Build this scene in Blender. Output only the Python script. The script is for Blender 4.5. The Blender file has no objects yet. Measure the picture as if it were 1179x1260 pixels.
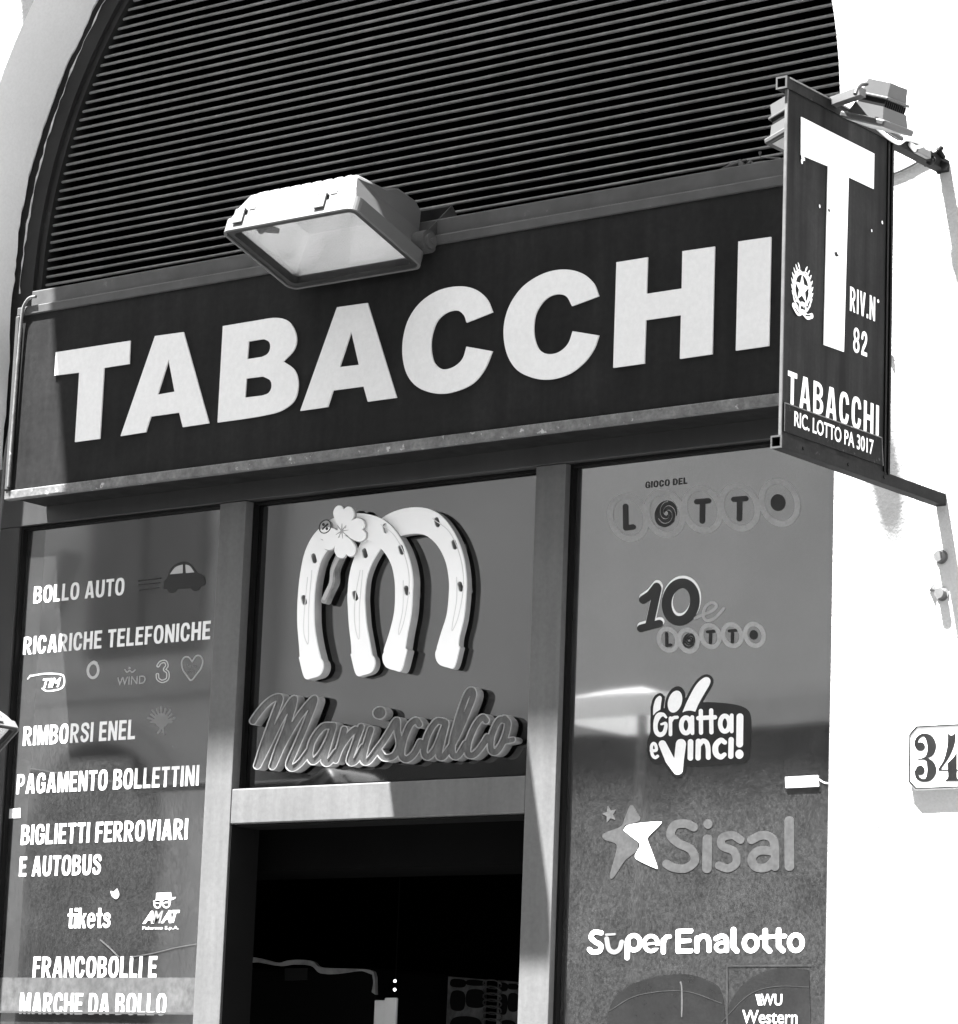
import bpy, bmesh, math, random
import numpy as np
from mathutils import Vector, Matrix
random.seed(7)
S = bpy.context.scene
R = math.radians

# ------------------------------------------------------------------ camera
YAW, PITCH, ROLL, FPX, DIST = R(37.62), R(10.94), R(2.15), 3980.0, 7.94
TARGET = np.array([0, 0, 3.13])
def _basis():
    cy, sy, cp, sp = math.cos(YAW), math.sin(YAW), math.cos(PITCH), math.sin(PITCH)
    f = np.array([-sy*cp, cy*cp, sp]); r = np.array([cy, sy, 0.0]); u = np.cross(r, f)
    cr, sr = math.cos(ROLL), math.sin(ROLL)
    return cr*r + sr*u, -sr*r + cr*u, f
CR, CU, CF = _basis()
CPOS = TARGET - DIST*CF
cam = bpy.data.cameras.new('camera'); camo = bpy.data.objects.new('camera', cam)
S.collection.objects.link(camo)
M = Matrix(((CR[0], CU[0], -CF[0], CPOS[0]), (CR[1], CU[1], -CF[1], CPOS[1]), (CR[2], CU[2], -CF[2], CPOS[2]), (0, 0, 0, 1)))
camo.matrix_world = M
cam.sensor_fit = 'HORIZONTAL'; cam.sensor_width = 36; cam.lens = FPX/1179*36
cam.clip_start = 0.05; cam.clip_end = 500
S.camera = camo

# ------------------------------------------------------------------ light
KX, KZ = 0.74, 3.9                     # sun: to the left, steeply from above, almost grazing the wall
to_sun = Vector((-KX, -1.0, KZ)).normalized()
elev = math.asin(to_sun.z); azim = math.atan2(to_sun.x, to_sun.y)
W = bpy.data.worlds.new('World'); S.world = W; W.use_nodes = True
nt = W.node_tree; nt.nodes.clear()
sky = nt.nodes.new('ShaderNodeTexSky'); sky.sky_type = 'NISHITA'; sky.sun_disc = False
sky.sun_elevation = elev; sky.sun_rotation = azim; sky.altitude = 30; sky.air_density = 1.0; sky.dust_density = 1.5
bw = nt.nodes.new('ShaderNodeRGBToBW'); bg = nt.nodes.new('ShaderNodeBackground'); wo = nt.nodes.new('ShaderNodeOutputWorld')
nt.links.new(sky.outputs[0], bw.inputs[0]); nt.links.new(bw.outputs[0], bg.inputs[0]); nt.links.new(bg.outputs[0], wo.inputs[0])
bg.inputs[1].default_value = 0.05
sun = bpy.data.lights.new('sun', 'SUN'); sun.energy = 5.0; sun.angle = R(0.53); sun.color = (1, 1, 1)
suno = bpy.data.objects.new('sun', sun); S.collection.objects.link(suno)
suno.rotation_euler = (-to_sun).to_track_quat('-Z', 'Y').to_euler(); suno.location = (0, -6, 12)
S.view_settings.view_transform = 'Standard'; S.view_settings.look = 'None'
S.view_settings.exposure = 3.8; S.view_settings.gamma = 1.0; S.view_settings.use_curve_mapping = False
S.cycles.max_bounces = 8; S.cycles.diffuse_bounces = 4; S.cycles.glossy_bounces = 4
S.cycles.sample_clamp_indirect = 8.0

# ------------------------------------------------------------------ pixel -> point on a real plane
def ray(px, py): return CF*FPX + CR*(px-589.5) - CU*(py-630)
def atY(px, py, Y):
    d = ray(px, py); p = CPOS + d*((Y-CPOS[1])/d[1]); return p
def atX(px, py, X):
    d = ray(px, py); p = CPOS + d*((X-CPOS[0])/d[0]); return p
class FacadePlane:                      # a plane y = const seen from the street; (a, b) = (x, z), h = height towards the street
    def __init__(s, Y, base=None): s.Y = Y; s.base = Y if base is None else base      # base: where h = 0 lies
    def ab(s, px, py): p = atY(px, py, s.Y); return (p[0], p[2])
    def to3(s, a, b, h): return (a, s.base-h, b)
class BladePlane:                       # a plane x = const seen from the right; (a, b) = (y, z)
    def __init__(s, X): s.X = X
    def ab(s, px, py): p = atX(px, py, s.X); return (p[1], p[2])
    def to3(s, a, b, h): return (s.X+h, a, b)

# ------------------------------------------------------------------ materials
def nd(t, typ, **kw):
    n = t.nodes.new(typ)
    for k, v in kw.items(): setattr(n, k, v)
    return n
def mat(name, col, rough=0.5, metal=0.0, var=0.15, scale=6.0, bump=0.0, bscale=60.0, streak=0.0, spec=0.5, ior=1.45, fine=0.0, fscale=120.0, stretch=(1, 1, 1), rvar=0.0, spots=0.0, spotcol=0.3, spotscale=14.0, spotcut=0.7, bdist=.004):
    m = bpy.data.materials.new(name); m.use_nodes = True; t = m.node_tree
    b = t.nodes['Principled BSDF']
    tc = nd(t, 'ShaderNodeTexCoord'); mp = nd(t, 'ShaderNodeMapping'); mp.inputs['Scale'].default_value = stretch
    t.links.new(tc.outputs['Object'], mp.inputs['Vector'])
    def noise(sc, det=6, vec=None):
        n = nd(t, 'ShaderNodeTexNoise'); n.inputs['Scale'].default_value = sc; n.inputs['Detail'].default_value = det
        n.inputs['Roughness'].default_value = 0.6
        t.links.new(vec or mp.outputs[0], n.inputs['Vector']); return n.outputs[0]
    def mathn(op, a, c):
        n = nd(t, 'ShaderNodeMath', operation=op)
        for i, v in enumerate((a, c)):
            if isinstance(v, (int, float)): n.inputs[i].default_value = v
            else: t.links.new(v, n.inputs[i])
        return n.outputs[0]
    def maprange(v, a, c, d, e):
        n = nd(t, 'ShaderNodeMapRange'); t.links.new(v, n.inputs[0])
        for i, x in enumerate((a, c, d, e)): n.inputs[i+1].default_value = x
        return n.outputs[0]
    val = maprange(noise(scale), 0.3, 0.7, col*(1-var), col*(1+var))
    if fine: val = mathn('MULTIPLY', val, maprange(noise(fscale, 8), 0.3, 0.7, 1-fine, 1+fine))
    if streak:
        ms = nd(t, 'ShaderNodeMapping'); ms.inputs['Scale'].default_value = (28, 28, 1.6)
        t.links.new(tc.outputs['Object'], ms.inputs['Vector'])
        val = mathn('MULTIPLY', val, maprange(noise(1.0, 5, ms.outputs[0]), 0.35, 0.7, 1-streak, 1+streak))
    if spots:
        mk_ = maprange(noise(spotscale, 7), spotcut, spotcut+0.04, 0, spots)
        mx = nd(t, 'ShaderNodeMix', data_type='FLOAT'); t.links.new(mk_, mx.inputs[0]); t.links.new(val, mx.inputs[2]); mx.inputs[3].default_value = spotcol
        val = mx.outputs[0]
    cc = nd(t, 'ShaderNodeCombineColor')
    for i in range(3): t.links.new(val, cc.inputs[i])
    t.links.new(cc.outputs[0], b.inputs['Base Color'])
    b.inputs['Roughness'].default_value = rough; b.inputs['Metallic'].default_value = metal
    b.inputs['Specular IOR Level'].default_value = spec; b.inputs['IOR'].default_value = ior
    if rvar: t.links.new(maprange(noise(scale*3), 0.3, 0.7, max(0.02, rough-rvar), rough+rvar), b.inputs['Roughness'])
    if bump:
        bp = nd(t, 'ShaderNodeBump'); bp.inputs['Strength'].default_value = bump; bp.inputs['Distance'].default_value = bdist
        t.links.new(noise(bscale, 8), bp.inputs['Height']); t.links.new(bp.outputs[0], b.inputs['Normal'])
    return m
MT = {}
MT['stucco'] = mat('stucco', 0.46, 0.95, var=0.12, scale=2.5, bump=1.0, bscale=70, fine=0.06, fscale=160, spots=0.8, spotcol=0.09, spotscale=16, spotcut=0.70, bdist=.006)
MT['plaster'] = mat('smooth reveal plaster', 0.88, 0.9, var=0.05, scale=3, bump=0.25, bscale=60, fine=0.04)
MT['stucco_edge'] = mat('broken plaster', 0.6, 0.95, var=0.3, scale=30, bump=0.8, bscale=80)
MT['frame'] = mat('grey shopfront aluminium', 0.098, 0.42, var=0.12, scale=3.0, streak=0.10, fine=0.10, fscale=70, spec=0.4, bump=0.05, bscale=200, spots=0.45, spotcol=0.2, spotscale=22, spotcut=0.71)
MT['header'] = mat('part-shaded header metal', 0.026, 0.5, var=0.2, scale=4, streak=0.1)  # dark tone partly stands in for shade below the sign's left end
MT['gasket'] = mat('black rubber gasket', 0.005, 0.7, spec=0.15)
MT['shutter_frame'] = mat('dark painted steel', 0.016, 0.45, var=0.25, scale=8, spots=0.5, spotcol=0.05, spotscale=20, spotcut=0.66)
MT['slat'] = mat('painted louvre steel', 0.18, 0.5, var=0.25, scale=3, streak=0.2, spots=0.5, spotcol=0.03, spotscale=25, spotcut=0.68)
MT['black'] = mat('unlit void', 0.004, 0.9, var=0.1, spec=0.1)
MT['sign'] = mat('dark sign panel', 0.0145, 0.6, var=0.22, scale=5, fine=0.18, fscale=60, streak=0.15, spec=0.06, rvar=0.08, spots=0.4, spotcol=0.032, spotscale=18, spotcut=0.72)
MT['letter'] = mat('white vinyl letter', 0.67, 0.5, var=0.02, scale=6, fine=0.05, fscale=90)
MT['rail'] = mat('worn aluminium rail', 0.11, 0.45, var=0.4, scale=25, fine=0.3, fscale=90, spots=0.7, spotcol=0.45, spotscale=40, spotcut=0.62)
MT['rail_dark'] = mat('dull metal cap', 0.045, 0.5, var=0.25, scale=15, spots=0.5, spotcol=0.12, spotscale=30, spotcut=0.68)
MT['edge_grey'] = mat('dulled cut edge', 0.075, 0.5, var=0.3, scale=25)
MT['bright_edge'] = mat('bare metal edge', 0.05, 0.4, var=0.25, scale=30)
MT['lamp_white'] = mat('white lamp casting', 0.085, 0.45, var=0.05, scale=10, spots=0.4, spotcol=0.05, spotscale=22, spotcut=0.73)
MT['spot_grey'] = mat('pale spot casting', 0.05, 0.5, var=0.08, scale=12, spec=0.3)
MT['lamp_grey'] = mat('grey lamp casting', 0.06, 0.5, var=0.15, scale=12)
MT['lamp_dark'] = mat('dirty dark gasket', 0.012, 0.5, var=0.6, scale=40)
MT['reflector'] = mat('hammered reflector', 0.94, 0.25, metal=0.8, var=0.02, bump=0.7, bscale=230, bdist=.003, fine=0.12, fscale=330)
MT['steel'] = mat('galvanised strap', 0.04, 0.45, metal=0.2, var=0.35, scale=18)
MT['blade'] = mat('dark grey enamel', 0.0135, 0.7, var=0.3, scale=6, streak=0.5, fine=0.15, spots=0.4, spotcol=0.04, spotscale=24, spotcut=0.75, spec=0.08)
MT['blade_edge'] = mat('blade side trim', 0.004, 0.6, var=0.2, spec=0.1)
MT['bar'] = mat('rusty square tube', 0.010, 0.7, var=0.45, scale=22, fine=0.3, spots=0.6, spotcol=0.05, spotscale=35, spotcut=0.64, spec=0.1)
MT['plate_dark'] = mat('scuffed info plate', 0.008, 0.7, var=0.45, scale=35, fine=0.3, fscale=120, spots=0.7, spotcol=0.06, spotscale=60, spotcut=0.62, spec=0.1)
MT['white'] = mat('white enamel', 0.80, 0.35, var=0.02)
MT['ceramic'] = mat('white glazed tile', 0.86, 0.2, var=0.02)
MT['ink'] = mat('dark numeral glaze', 0.010, 0.3, var=0.3, scale=30)
MT['bolt'] = mat('dull bolt steel', 0.10, 0.5, var=0.2, scale=60)
MT['cable'] = mat('black cable sheath', 0.012, 0.5)
MT['cable_grey'] = mat('grey cable sheath', 0.10, 0.5)
MT['cable_white'] = mat('white cable sheath', 0.7, 0.5)
MT['shoe'] = mat('white emblem face', 0.90, 0.4, var=0.02)
MT['shoe_side'] = mat('emblem side', 0.36, 0.5, var=0.1, scale=30)
MT['groove'] = mat('emblem groove', 0.66, 0.5)
MT['script'] = mat('grey script face', 0.075, 0.35, var=0.3, scale=30, fine=0.2, stretch=(1, 1, 0.4))
MT['script_side'] = mat('script rim', 0.25, 0.4, var=0.3, scale=25)
MT['brown'] = mat('stem side', 0.26, 0.5, var=0.4, scale=30)
MT['film_mid'] = mat('mid grey film', 0.16, 0.4, var=0.06)
MT['film_ring'] = mat('pale grey film', 0.27, 0.4, var=0.08, scale=20, fine=0.1)
MT['film_light'] = mat('light grey film', 0.40, 0.4, var=0.08)
MT['film_faded'] = mat('faded translucent film', 0.042, 0.5, var=0.2, scale=30, fine=0.2)
MT['film_faded_light'] = mat('paler faded film', 0.055, 0.5, var=0.2, scale=30, fine=0.2)
MT['film_edge'] = mat('film edge', 0.03, 0.4, var=0.4, scale=40)
MT['film_dark'] = mat('dark film', 0.009, 0.35, var=0.2)
MT['film_black'] = mat('black film', 0.006, 0.4, var=0.2)
MT['film_dirt'] = mat('dark dusty sticker', 0.0155, 0.2, var=0.2, scale=9, fine=0.15, fscale=150)
MT['film_white'] = mat('white film', 0.74, 0.4, var=0.03, fine=0.04)
MT['paper'] = mat('paper tag', 0.5, 0.8, var=0.15, scale=40)
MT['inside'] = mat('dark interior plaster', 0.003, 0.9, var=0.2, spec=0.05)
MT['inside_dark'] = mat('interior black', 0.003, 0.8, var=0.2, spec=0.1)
MT['drape'] = mat('thin plastic drape', 0.30, 0.4, var=0.4, scale=15)
MT['post'] = mat('pale post', 0.8, 0.6, var=0.1)
MT['poster'] = mat('printed magazine sheet', 0.06, 0.5, var=0.6, scale=22, fine=0.4, fscale=60)
MT['asphalt'] = mat('asphalt', 0.055, 0.9, var=0.2, scale=3, bump=0.4, bscale=90)
MT['stone'] = mat('grey paving stone', 0.07, 0.85, var=0.2, scale=2)
MT['far_wall'] = mat('pale plaster of the far building', 0.62, 0.9, var=0.12, scale=0.8)
MT['far_wall2'] = mat('mid plaster', 0.6, 0.9, var=0.15, scale=0.8)
MT['far_grey'] = mat('grey wooden shutter', 0.22, 0.8, var=0.1, streak=0.3)
MT['far_dark'] = mat('dark window glass', 0.02, 0.2)
MT['far_trim'] = mat('window surround', 0.5, 0.8, var=0.1)
MT['canvas'] = mat('white awning canvas', 0.75, 0.8, var=0.06)
MT['far_arcade'] = mat('dark arcade stone', 0.06, 0.9, var=0.3, scale=1.5)
MT['marble'] = mat('balcony marble', 0.55, 0.6, var=0.15)

_t = MT['canvas'].node_tree; _b = _t.nodes['Principled BSDF']; _tr = nd(_t, 'ShaderNodeBsdfTranslucent'); _tr.inputs[0].default_value = (.75, .75, .75, 1); _mx = nd(_t, 'ShaderNodeMixShader')
_t.links.new(_b.outputs[0], _mx.inputs[1]); _t.links.new(_tr.outputs[0], _mx.inputs[2]); _t.links.new(_mx.outputs[0], _t.nodes['Material Output'].inputs[0])
def glass_mat(name, base, dust, rough, ior, dscale=40.0):
    m = bpy.data.materials.new(name); m.use_nodes = True; t = m.node_tree; b = t.nodes['Principled BSDF']
    tc = nd(t, 'ShaderNodeTexCoord')
    def noise(sc, vec, det=7):
        n = nd(t, 'ShaderNodeTexNoise'); n.inputs['Scale'].default_value = sc; n.inputs['Detail'].default_value = det; n.inputs['Roughness'].default_value = 0.65
        t.links.new(vec, n.inputs['Vector']); return n.outputs[0]
    mp = nd(t, 'ShaderNodeMapping'); mp.inputs['Scale'].default_value = (1, 1, 0.8); t.links.new(tc.outputs['Object'], mp.inputs[0])
    def mr(v, a, c, d, e):
        n = nd(t, 'ShaderNodeMapRange'); t.links.new(v, n.inputs[0])
        for i, x in enumerate((a, c, d, e)): n.inputs[i+1].default_value = x
        return n.outputs[0]
    f1 = mr(noise(dscale, mp.outputs[0], 3), 0.3, 0.72, base, dust)
    f2 = mr(noise(7.0, tc.outputs['Object'], 4), 0.3, 0.7, 0.75, 1.25)
    mu = nd(t, 'ShaderNodeMath', operation='MULTIPLY'); t.links.new(f1, mu.inputs[0]); t.links.new(f2, mu.inputs[1])
    sp = mr(noise(55.0, mp.outputs[0], 3), 0.76, 0.80, 0, 0.12)     # splashes and specks of dirt
    ad = nd(t, 'ShaderNodeMath', operation='ADD'); t.links.new(mu.outputs[0], ad.inputs[0]); t.links.new(sp, ad.inputs[1])
    cc = nd(t, 'ShaderNodeCombineColor')
    for i in range(3): t.links.new(ad.outputs[0], cc.inputs[i])
    t.links.new(cc.outputs[0], b.inputs['Base Color'])
    b.inputs['Roughness'].default_value = rough; b.inputs['IOR'].default_value = ior
    b.inputs['Specular IOR Level'].default_value = 0.5
    bp = nd(t, 'ShaderNodeBump'); bp.inputs['Strength'].default_value = 0.02; bp.inputs['Distance'].default_value = 0.01
    t.links.new(noise(2.2, tc.outputs['Object'], 2), bp.inputs['Height']); t.links.new(bp.outputs[0], b.inputs['Normal'])
    return m
MT['pane_left'] = glass_mat('dark filmed glass', 0.012, 0.030, 0.04, 2.1, 150)
MT['pane_mid'] = glass_mat('mirror filmed glass', 0.004, 0.008, 0.05, 2.1)
MT['pane_right'] = glass_mat('grey mirror film glass', 0.014, 0.040, 0.03, 2.45, 150)
MT['pane_low'] = glass_mat('pale strip', 0.05, 0.09, 0.25, 1.6)
def lens_mat():
    m = bpy.data.materials.new('lamp glass'); m.use_nodes = True; t = m.node_tree; t.nodes.clear()
    o = nd(t, 'ShaderNodeOutputMaterial'); tr = nd(t, 'ShaderNodeBsdfTransparent'); gl = nd(t, 'ShaderNodeBsdfGlossy'); df = nd(t, 'ShaderNodeBsdfDiffuse')
    tr.inputs[0].default_value = (.98, .98, .98, 1); gl.inputs['Roughness'].default_value = 0.08; df.inputs[0].default_value = (.7, .7, .7, 1)
    fr = nd(t, 'ShaderNodeFresnel'); fr.inputs[0].default_value = 1.5
    tc = nd(t, 'ShaderNodeTexCoord'); n = nd(t, 'ShaderNodeTexNoise'); n.inputs['Scale'].default_value = 130; n.inputs['Detail'].default_value = 4
    t.links.new(tc.outputs['Object'], n.inputs['Vector'])
    bp = nd(t, 'ShaderNodeBump'); bp.inputs['Strength'].default_value = 0.15; bp.inputs['Distance'].default_value = 0.002
    t.links.new(n.outputs[0], bp.inputs['Height']); t.links.new(bp.outputs[0], gl.inputs['Normal'])
    m1 = nd(t, 'ShaderNodeMixShader'); m2 = nd(t, 'ShaderNodeMixShader'); m1.inputs[0].default_value = 0.06
    t.links.new(tr.outputs[0], m1.inputs[1]); t.links.new(df.outputs[0], m1.inputs[2])
    t.links.new(fr.outputs[0], m2.inputs[0]); t.links.new(m1.outputs[0], m2.inputs[1]); t.links.new(gl.outputs[0], m2.inputs[2])
    t.links.new(m2.outputs[0], o.inputs[0]); return m
MT['lens'] = lens_mat()
def led_mat():
    m = bpy.data.materials.new('lit spot'); m.use_nodes = True; b = m.node_tree.nodes['Principled BSDF']
    b.inputs['Emission Color'].default_value = (1, 1, 1, 1); b.inputs['Emission Strength'].default_value = 0.5; return m
MT['lit'] = led_mat()

# ------------------------------------------------------------------ objects
ROOTLOC = {}
def link(o): S.collection.objects.link(o); return o
def tag(o, label=None, cat=None, group=None, kind=None):
    if label: o['label'] = label
    if cat: o['category'] = cat
    if group: o['group'] = group
    if kind: o['kind'] = kind
    return o
def thing(name, label, cat, loc=(0, 0, 0), rot=(0, 0, 0), group=None):
    o = link(bpy.data.objects.new(name, None)); o.location = loc; o.rotation_euler = rot; o.empty_display_size = 0.1
    ROOTLOC[o.name] = Vector(loc)
    return tag(o, label, cat, group)
class MB:
    def __init__(s): s.v = []; s.f = []; s.sm = []
    def add(s, vs, fs, smooth=False):
        n = len(s.v); s.v += [tuple(float(c) for c in v) for v in vs]
        s.f += [tuple(i+n for i in f) for f in fs]; s.sm += [smooth]*len(fs); return s
    def box(s, x0, x1, y0, y1, z0, z1, bev=0.0):
        bm = bmesh.new(); bmesh.ops.create_cube(bm, size=1)
        for v in bm.verts: v.co = Vector(((x0+x1)/2+v.co.x*(x1-x0), (y0+y1)/2+v.co.y*(y1-y0), (z0+z1)/2+v.co.z*(z1-z0)))
        if bev: bmesh.ops.bevel(bm, geom=bm.edges[:], offset=bev, segments=2, affect='EDGES', profile=0.5)
        s._bm(bm); return s
    def _bm(s, bm, smooth=False):
        bm.verts.index_update(); s.add([v.co[:] for v in bm.verts], [[v.index for v in f.verts] for f in bm.faces], smooth); bm.free()
    def prism(s, poly, y0, y1):            # poly in (x, z), extruded along y
        n = len(poly); vs = [(a, y0, b) for a, b in poly]+[(a, y1, b) for a, b in poly]
        s.add(vs, [list(range(n)), list(range(2*n-1, n-1, -1))]+[[i, i+n, (i+1) % n+n, (i+1) % n] for i in range(n)]); return s
    def tube(s, pts, r, n=10, closed=False, caps=True, smooth=True):
        pts = [Vector(p) for p in pts]; k = len(pts); rs = r if isinstance(r, (list, tuple)) else [r]*k
        vs = []; up = None
        for i, p in enumerate(pts):
            d = (pts[min(i+1, k-1)]-pts[max(i-1, 0)]).normalized()
            if up is None:
                up = Vector((0, 0, 1)) if abs(d.z) < 0.9 else Vector((1, 0, 0))
            a = d.cross(up).normalized(); b = a.cross(d).normalized(); up = b
            for j in range(n):
                t = 2*math.pi*j/n; vs.append(p+(a*math.cos(t)+b*math.sin(t))*rs[i])
        fs = [[i*n+j, i*n+(j+1) % n, (i+1)*n+(j+1) % n, (i+1)*n+j] for i in range(k-1) for j in range(n)]
        s.add(vs, fs, smooth)
        if caps: s.add(vs[:n], [list(range(n))[::-1]]); s.add(vs[-n:], [list(range(n))])
        return s
    def disc(s, c, axis, r, depth, n=24, bev=0.0):   # cylinder centred at c
        ax = Vector(axis).normalized(); c = Vector(c)
        if bev: return s.tube([c-ax*depth/2, c-ax*depth/2+ax*bev*.01, c+ax*(depth/2-bev), c+ax*depth/2], [r, r, r, r-bev], n)
        return s.tube([c-ax*depth/2, c+ax*depth/2], r, n, smooth=False)
    def xform(s, mtx, start=0):
        for i in range(start, len(s.v)): s.v[i] = tuple(mtx @ Vector(s.v[i]))
        return s
    def build(s, name, m, parent=None, local=False, label=None):
        me = bpy.data.meshes.new(name)
        off = Vector((0, 0, 0))
        vs = [Vector(v) for v in s.v]
        if parent is not None and not local: off = abs_loc(parent)
        elif parent is None:
            xs, ys, zs = zip(*s.v); off = Vector(((min(xs)+max(xs))/2, (min(ys)+max(ys))/2, min(zs)))
        me.from_pydata([v-off for v in vs], [], s.f); me.validate(); me.update()
        for i, p in enumerate(me.polygons):
            if i < len(s.sm): p.use_smooth = s.sm[i]
        bm = bmesh.new(); bm.from_mesh(me); bmesh.ops.recalc_face_normals(bm, faces=bm.faces); bm.to_mesh(me); bm.free()
        me.materials.append(MT[m] if isinstance(m, str) else m)
        o = link(bpy.data.objects.new(name, me))
        if parent is not None: o.parent = parent
        else: o.location = off
        ROOTLOC[o.name] = off
        if label: o['label'] = label
        return o
def abs_loc(o): return ROOTLOC[o.name]
def copy_tree(o, parent=None):
    c = o.copy(); link(c); c.parent = parent
    for ch in list(o.children): copy_tree(ch, c)
    return c

# ------------------------------------------------------------------ flat shapes: text, polygons and unions of strokes
def curve_to_tris(curve):
    o = bpy.data.objects.new('tmp', curve); link(o)
    dg = bpy.context.evaluated_depsgraph_get(); dg.update()
    me = bpy.data.meshes.new_from_object(o.evaluated_get(dg))
    vs = [tuple(v.co) for v in me.vertices]; fs = [tuple(p.vertices) for p in me.polygons]
    bpy.data.objects.remove(o); bpy.data.meshes.remove(me)
    return vs, fs
def place(vs, fs, plane, fn, th, h0):
    out = MB()
    ws = [v[2] for v in vs]; lo, hi = min(ws), max(ws)
    res = []
    for x, y, w in vs:
        a, b = fn(x, y); k = (w-lo)/(hi-lo) if hi > lo else 1.0
        res.append(plane.to3(a, b, h0+th*k))
    out.add(res, fs); return out
def flat_poly(contours, plane, th=0.002, h0=0.001):      # contours already in (a, b)
    cu = bpy.data.curves.new('tmp', 'CURVE'); cu.dimensions = '2D'; cu.fill_mode = 'BOTH'; cu.extrude = 0.5
    ax = contours[0][0][0]; ay = contours[0][0][1]; K = 100.0
    for c in contours:
        sp = cu.splines.new('POLY'); sp.points.add(len(c)-1); sp.use_cyclic_u = True
        for i, (a, b) in enumerate(c): sp.points[i].co = ((a-ax)*K, (b-ay)*K, 0, 1)
    vs, fs = curve_to_tris(cu); bpy.data.curves.remove(cu)
    return place(vs, fs, plane, lambda x, y: (x/K+ax, y/K+ay), th, h0)
def text_mb(body, plane, bl, tr, bold=0.0, shear=0.0, th=0.0004, h0=0.0003, spacing=1.0, lean=0.0):
    cu = bpy.data.curves.new('tmp', 'FONT'); cu.body = body; cu.size = 1; cu.offset = bold; cu.shear = shear; cu.extrude = 0.05
    cu.resolution_u = 5; cu.space_character = spacing
    vs, fs = curve_to_tris(cu); bpy.data.curves.remove(cu)
    xs = [v[0] for v in vs]; ys = [v[1] for v in vs]
    x0, x1, y0, y1 = min(xs), max(xs), min(ys), max(ys)
    a0, b0 = plane.ab(*bl); a1, b1 = plane.ab(*tr)
    return place(vs, fs, plane, lambda x, y: (a0+(x-x0)/(x1-x0)*(a1-a0)+lean*(y-y0)/(y1-y0), b0+(y-y0)/(y1-y0)*(b1-b0)), th, h0)
def smooth_closed(pts, corners=(), n=6):
    k = len(pts); out = []
    for i in range(k):
        p1, p2 = np.array(pts[i], float), np.array(pts[(i+1) % k], float)
        p0 = p1-(p2-p1) if i in corners else np.array(pts[i-1], float)
        p3 = p2+(p2-p1) if (i+1) % k in corners else np.array(pts[(i+2) % k], float)
        if i in corners and (i+1) % k in corners: out.append(tuple(p1)); continue
        if i in corners: p0 = 2*p1-p2
        for t in np.linspace(0, 1, n, endpoint=False):
            out.append(tuple(0.5*((2*p1)+(-p0+p2)*t+(2*p0-5*p1+4*p2-p3)*t*t+(-p0+3*p1-3*p2+p3)*t**3)))
    return out
def smooth_open(pts, n=6):
    P = [np.array(p, float) for p in pts]; P = [2*P[0]-P[1]]+P+[2*P[-1]-P[-2]]; out = []
    for i in range(1, len(P)-2):
        p0, p1, p2, p3 = P[i-1:i+3]
        for t in np.linspace(0, 1, n, endpoint=False):
            out.append(0.5*((2*p1)+(-p0+p2)*t+(2*p0-5*p1+4*p2-p3)*t*t+(-p0+3*p1-3*p2+p3)*t**3))
    out.append(P[-2]); return out
def ST(pts, r=None, sm=True, closed=False, grow=0.0):
    pts = [p if len(p) == 3 else (p[0], p[1], r) for p in pts]
    if closed: pts = pts+[pts[0]]
    if sm and len(pts) > 2: pts = [tuple(p) for p in smooth_open(pts)]
    return ('s', pts)
def PO(pts): return ('p', [tuple(p[:2]) for p in pts])
def EL(cx, cy, rx, ry, rot=0.0): return ('e', cx, cy, rx, ry, rot)
def RG(cx, cy, rx, ry, w, rot=0.0):
    c, s_ = math.cos(rot), math.sin(rot)
    pts = [(cx+rx*math.cos(t)*c-ry*math.sin(t)*s_, cy+rx*math.cos(t)*s_+ry*math.sin(t)*c, w/2) for t in np.linspace(0, 2*math.pi, 41)]
    return ('s', pts)
def _sd(pr, X, Y):
    if pr[0] == 's':
        d = np.full(X.shape, 1e9); P = pr[1]
        if len(P) == 1: P = P*2
        for (x0, y0, r0), (x1, y1, r1) in zip(P, P[1:]):
            vx, vy = x1-x0, y1-y0; L = vx*vx+vy*vy
            t = np.clip(((X-x0)*vx+(Y-y0)*vy)/L, 0, 1) if L > 1e-9 else np.zeros_like(X)
            d = np.minimum(d, np.hypot(X-x0-t*vx, Y-y0-t*vy)-(r0+(r1-r0)*t))
        return d
    if pr[0] == 'e':
        _, cx, cy, rx, ry, rot = pr; c, s_ = math.cos(rot), math.sin(rot)
        u = ((X-cx)*c+(Y-cy)*s_)/rx; v = (-(X-cx)*s_+(Y-cy)*c)/ry
        return (np.hypot(u, v)-1)*min(rx, ry)
    P = pr[1]; d = np.full(X.shape, 1e9); ins = np.zeros(X.shape, bool)
    for (x0, y0), (x1, y1) in zip(P, P[1:]+P[:1]):
        vx, vy = x1-x0, y1-y0; L = vx*vx+vy*vy+1e-12
        t = np.clip(((X-x0)*vx+(Y-y0)*vy)/L, 0, 1); d = np.minimum(d, np.hypot(X-x0-t*vx, Y-y0-t*vy))
        if y0 != y1:
            cr = ((y0 > Y) != (y1 > Y)) & (X < (x1-x0)*(Y-y0)/(y1-y0)+x0); ins ^= cr
    return np.where(ins, -d, d)
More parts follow.
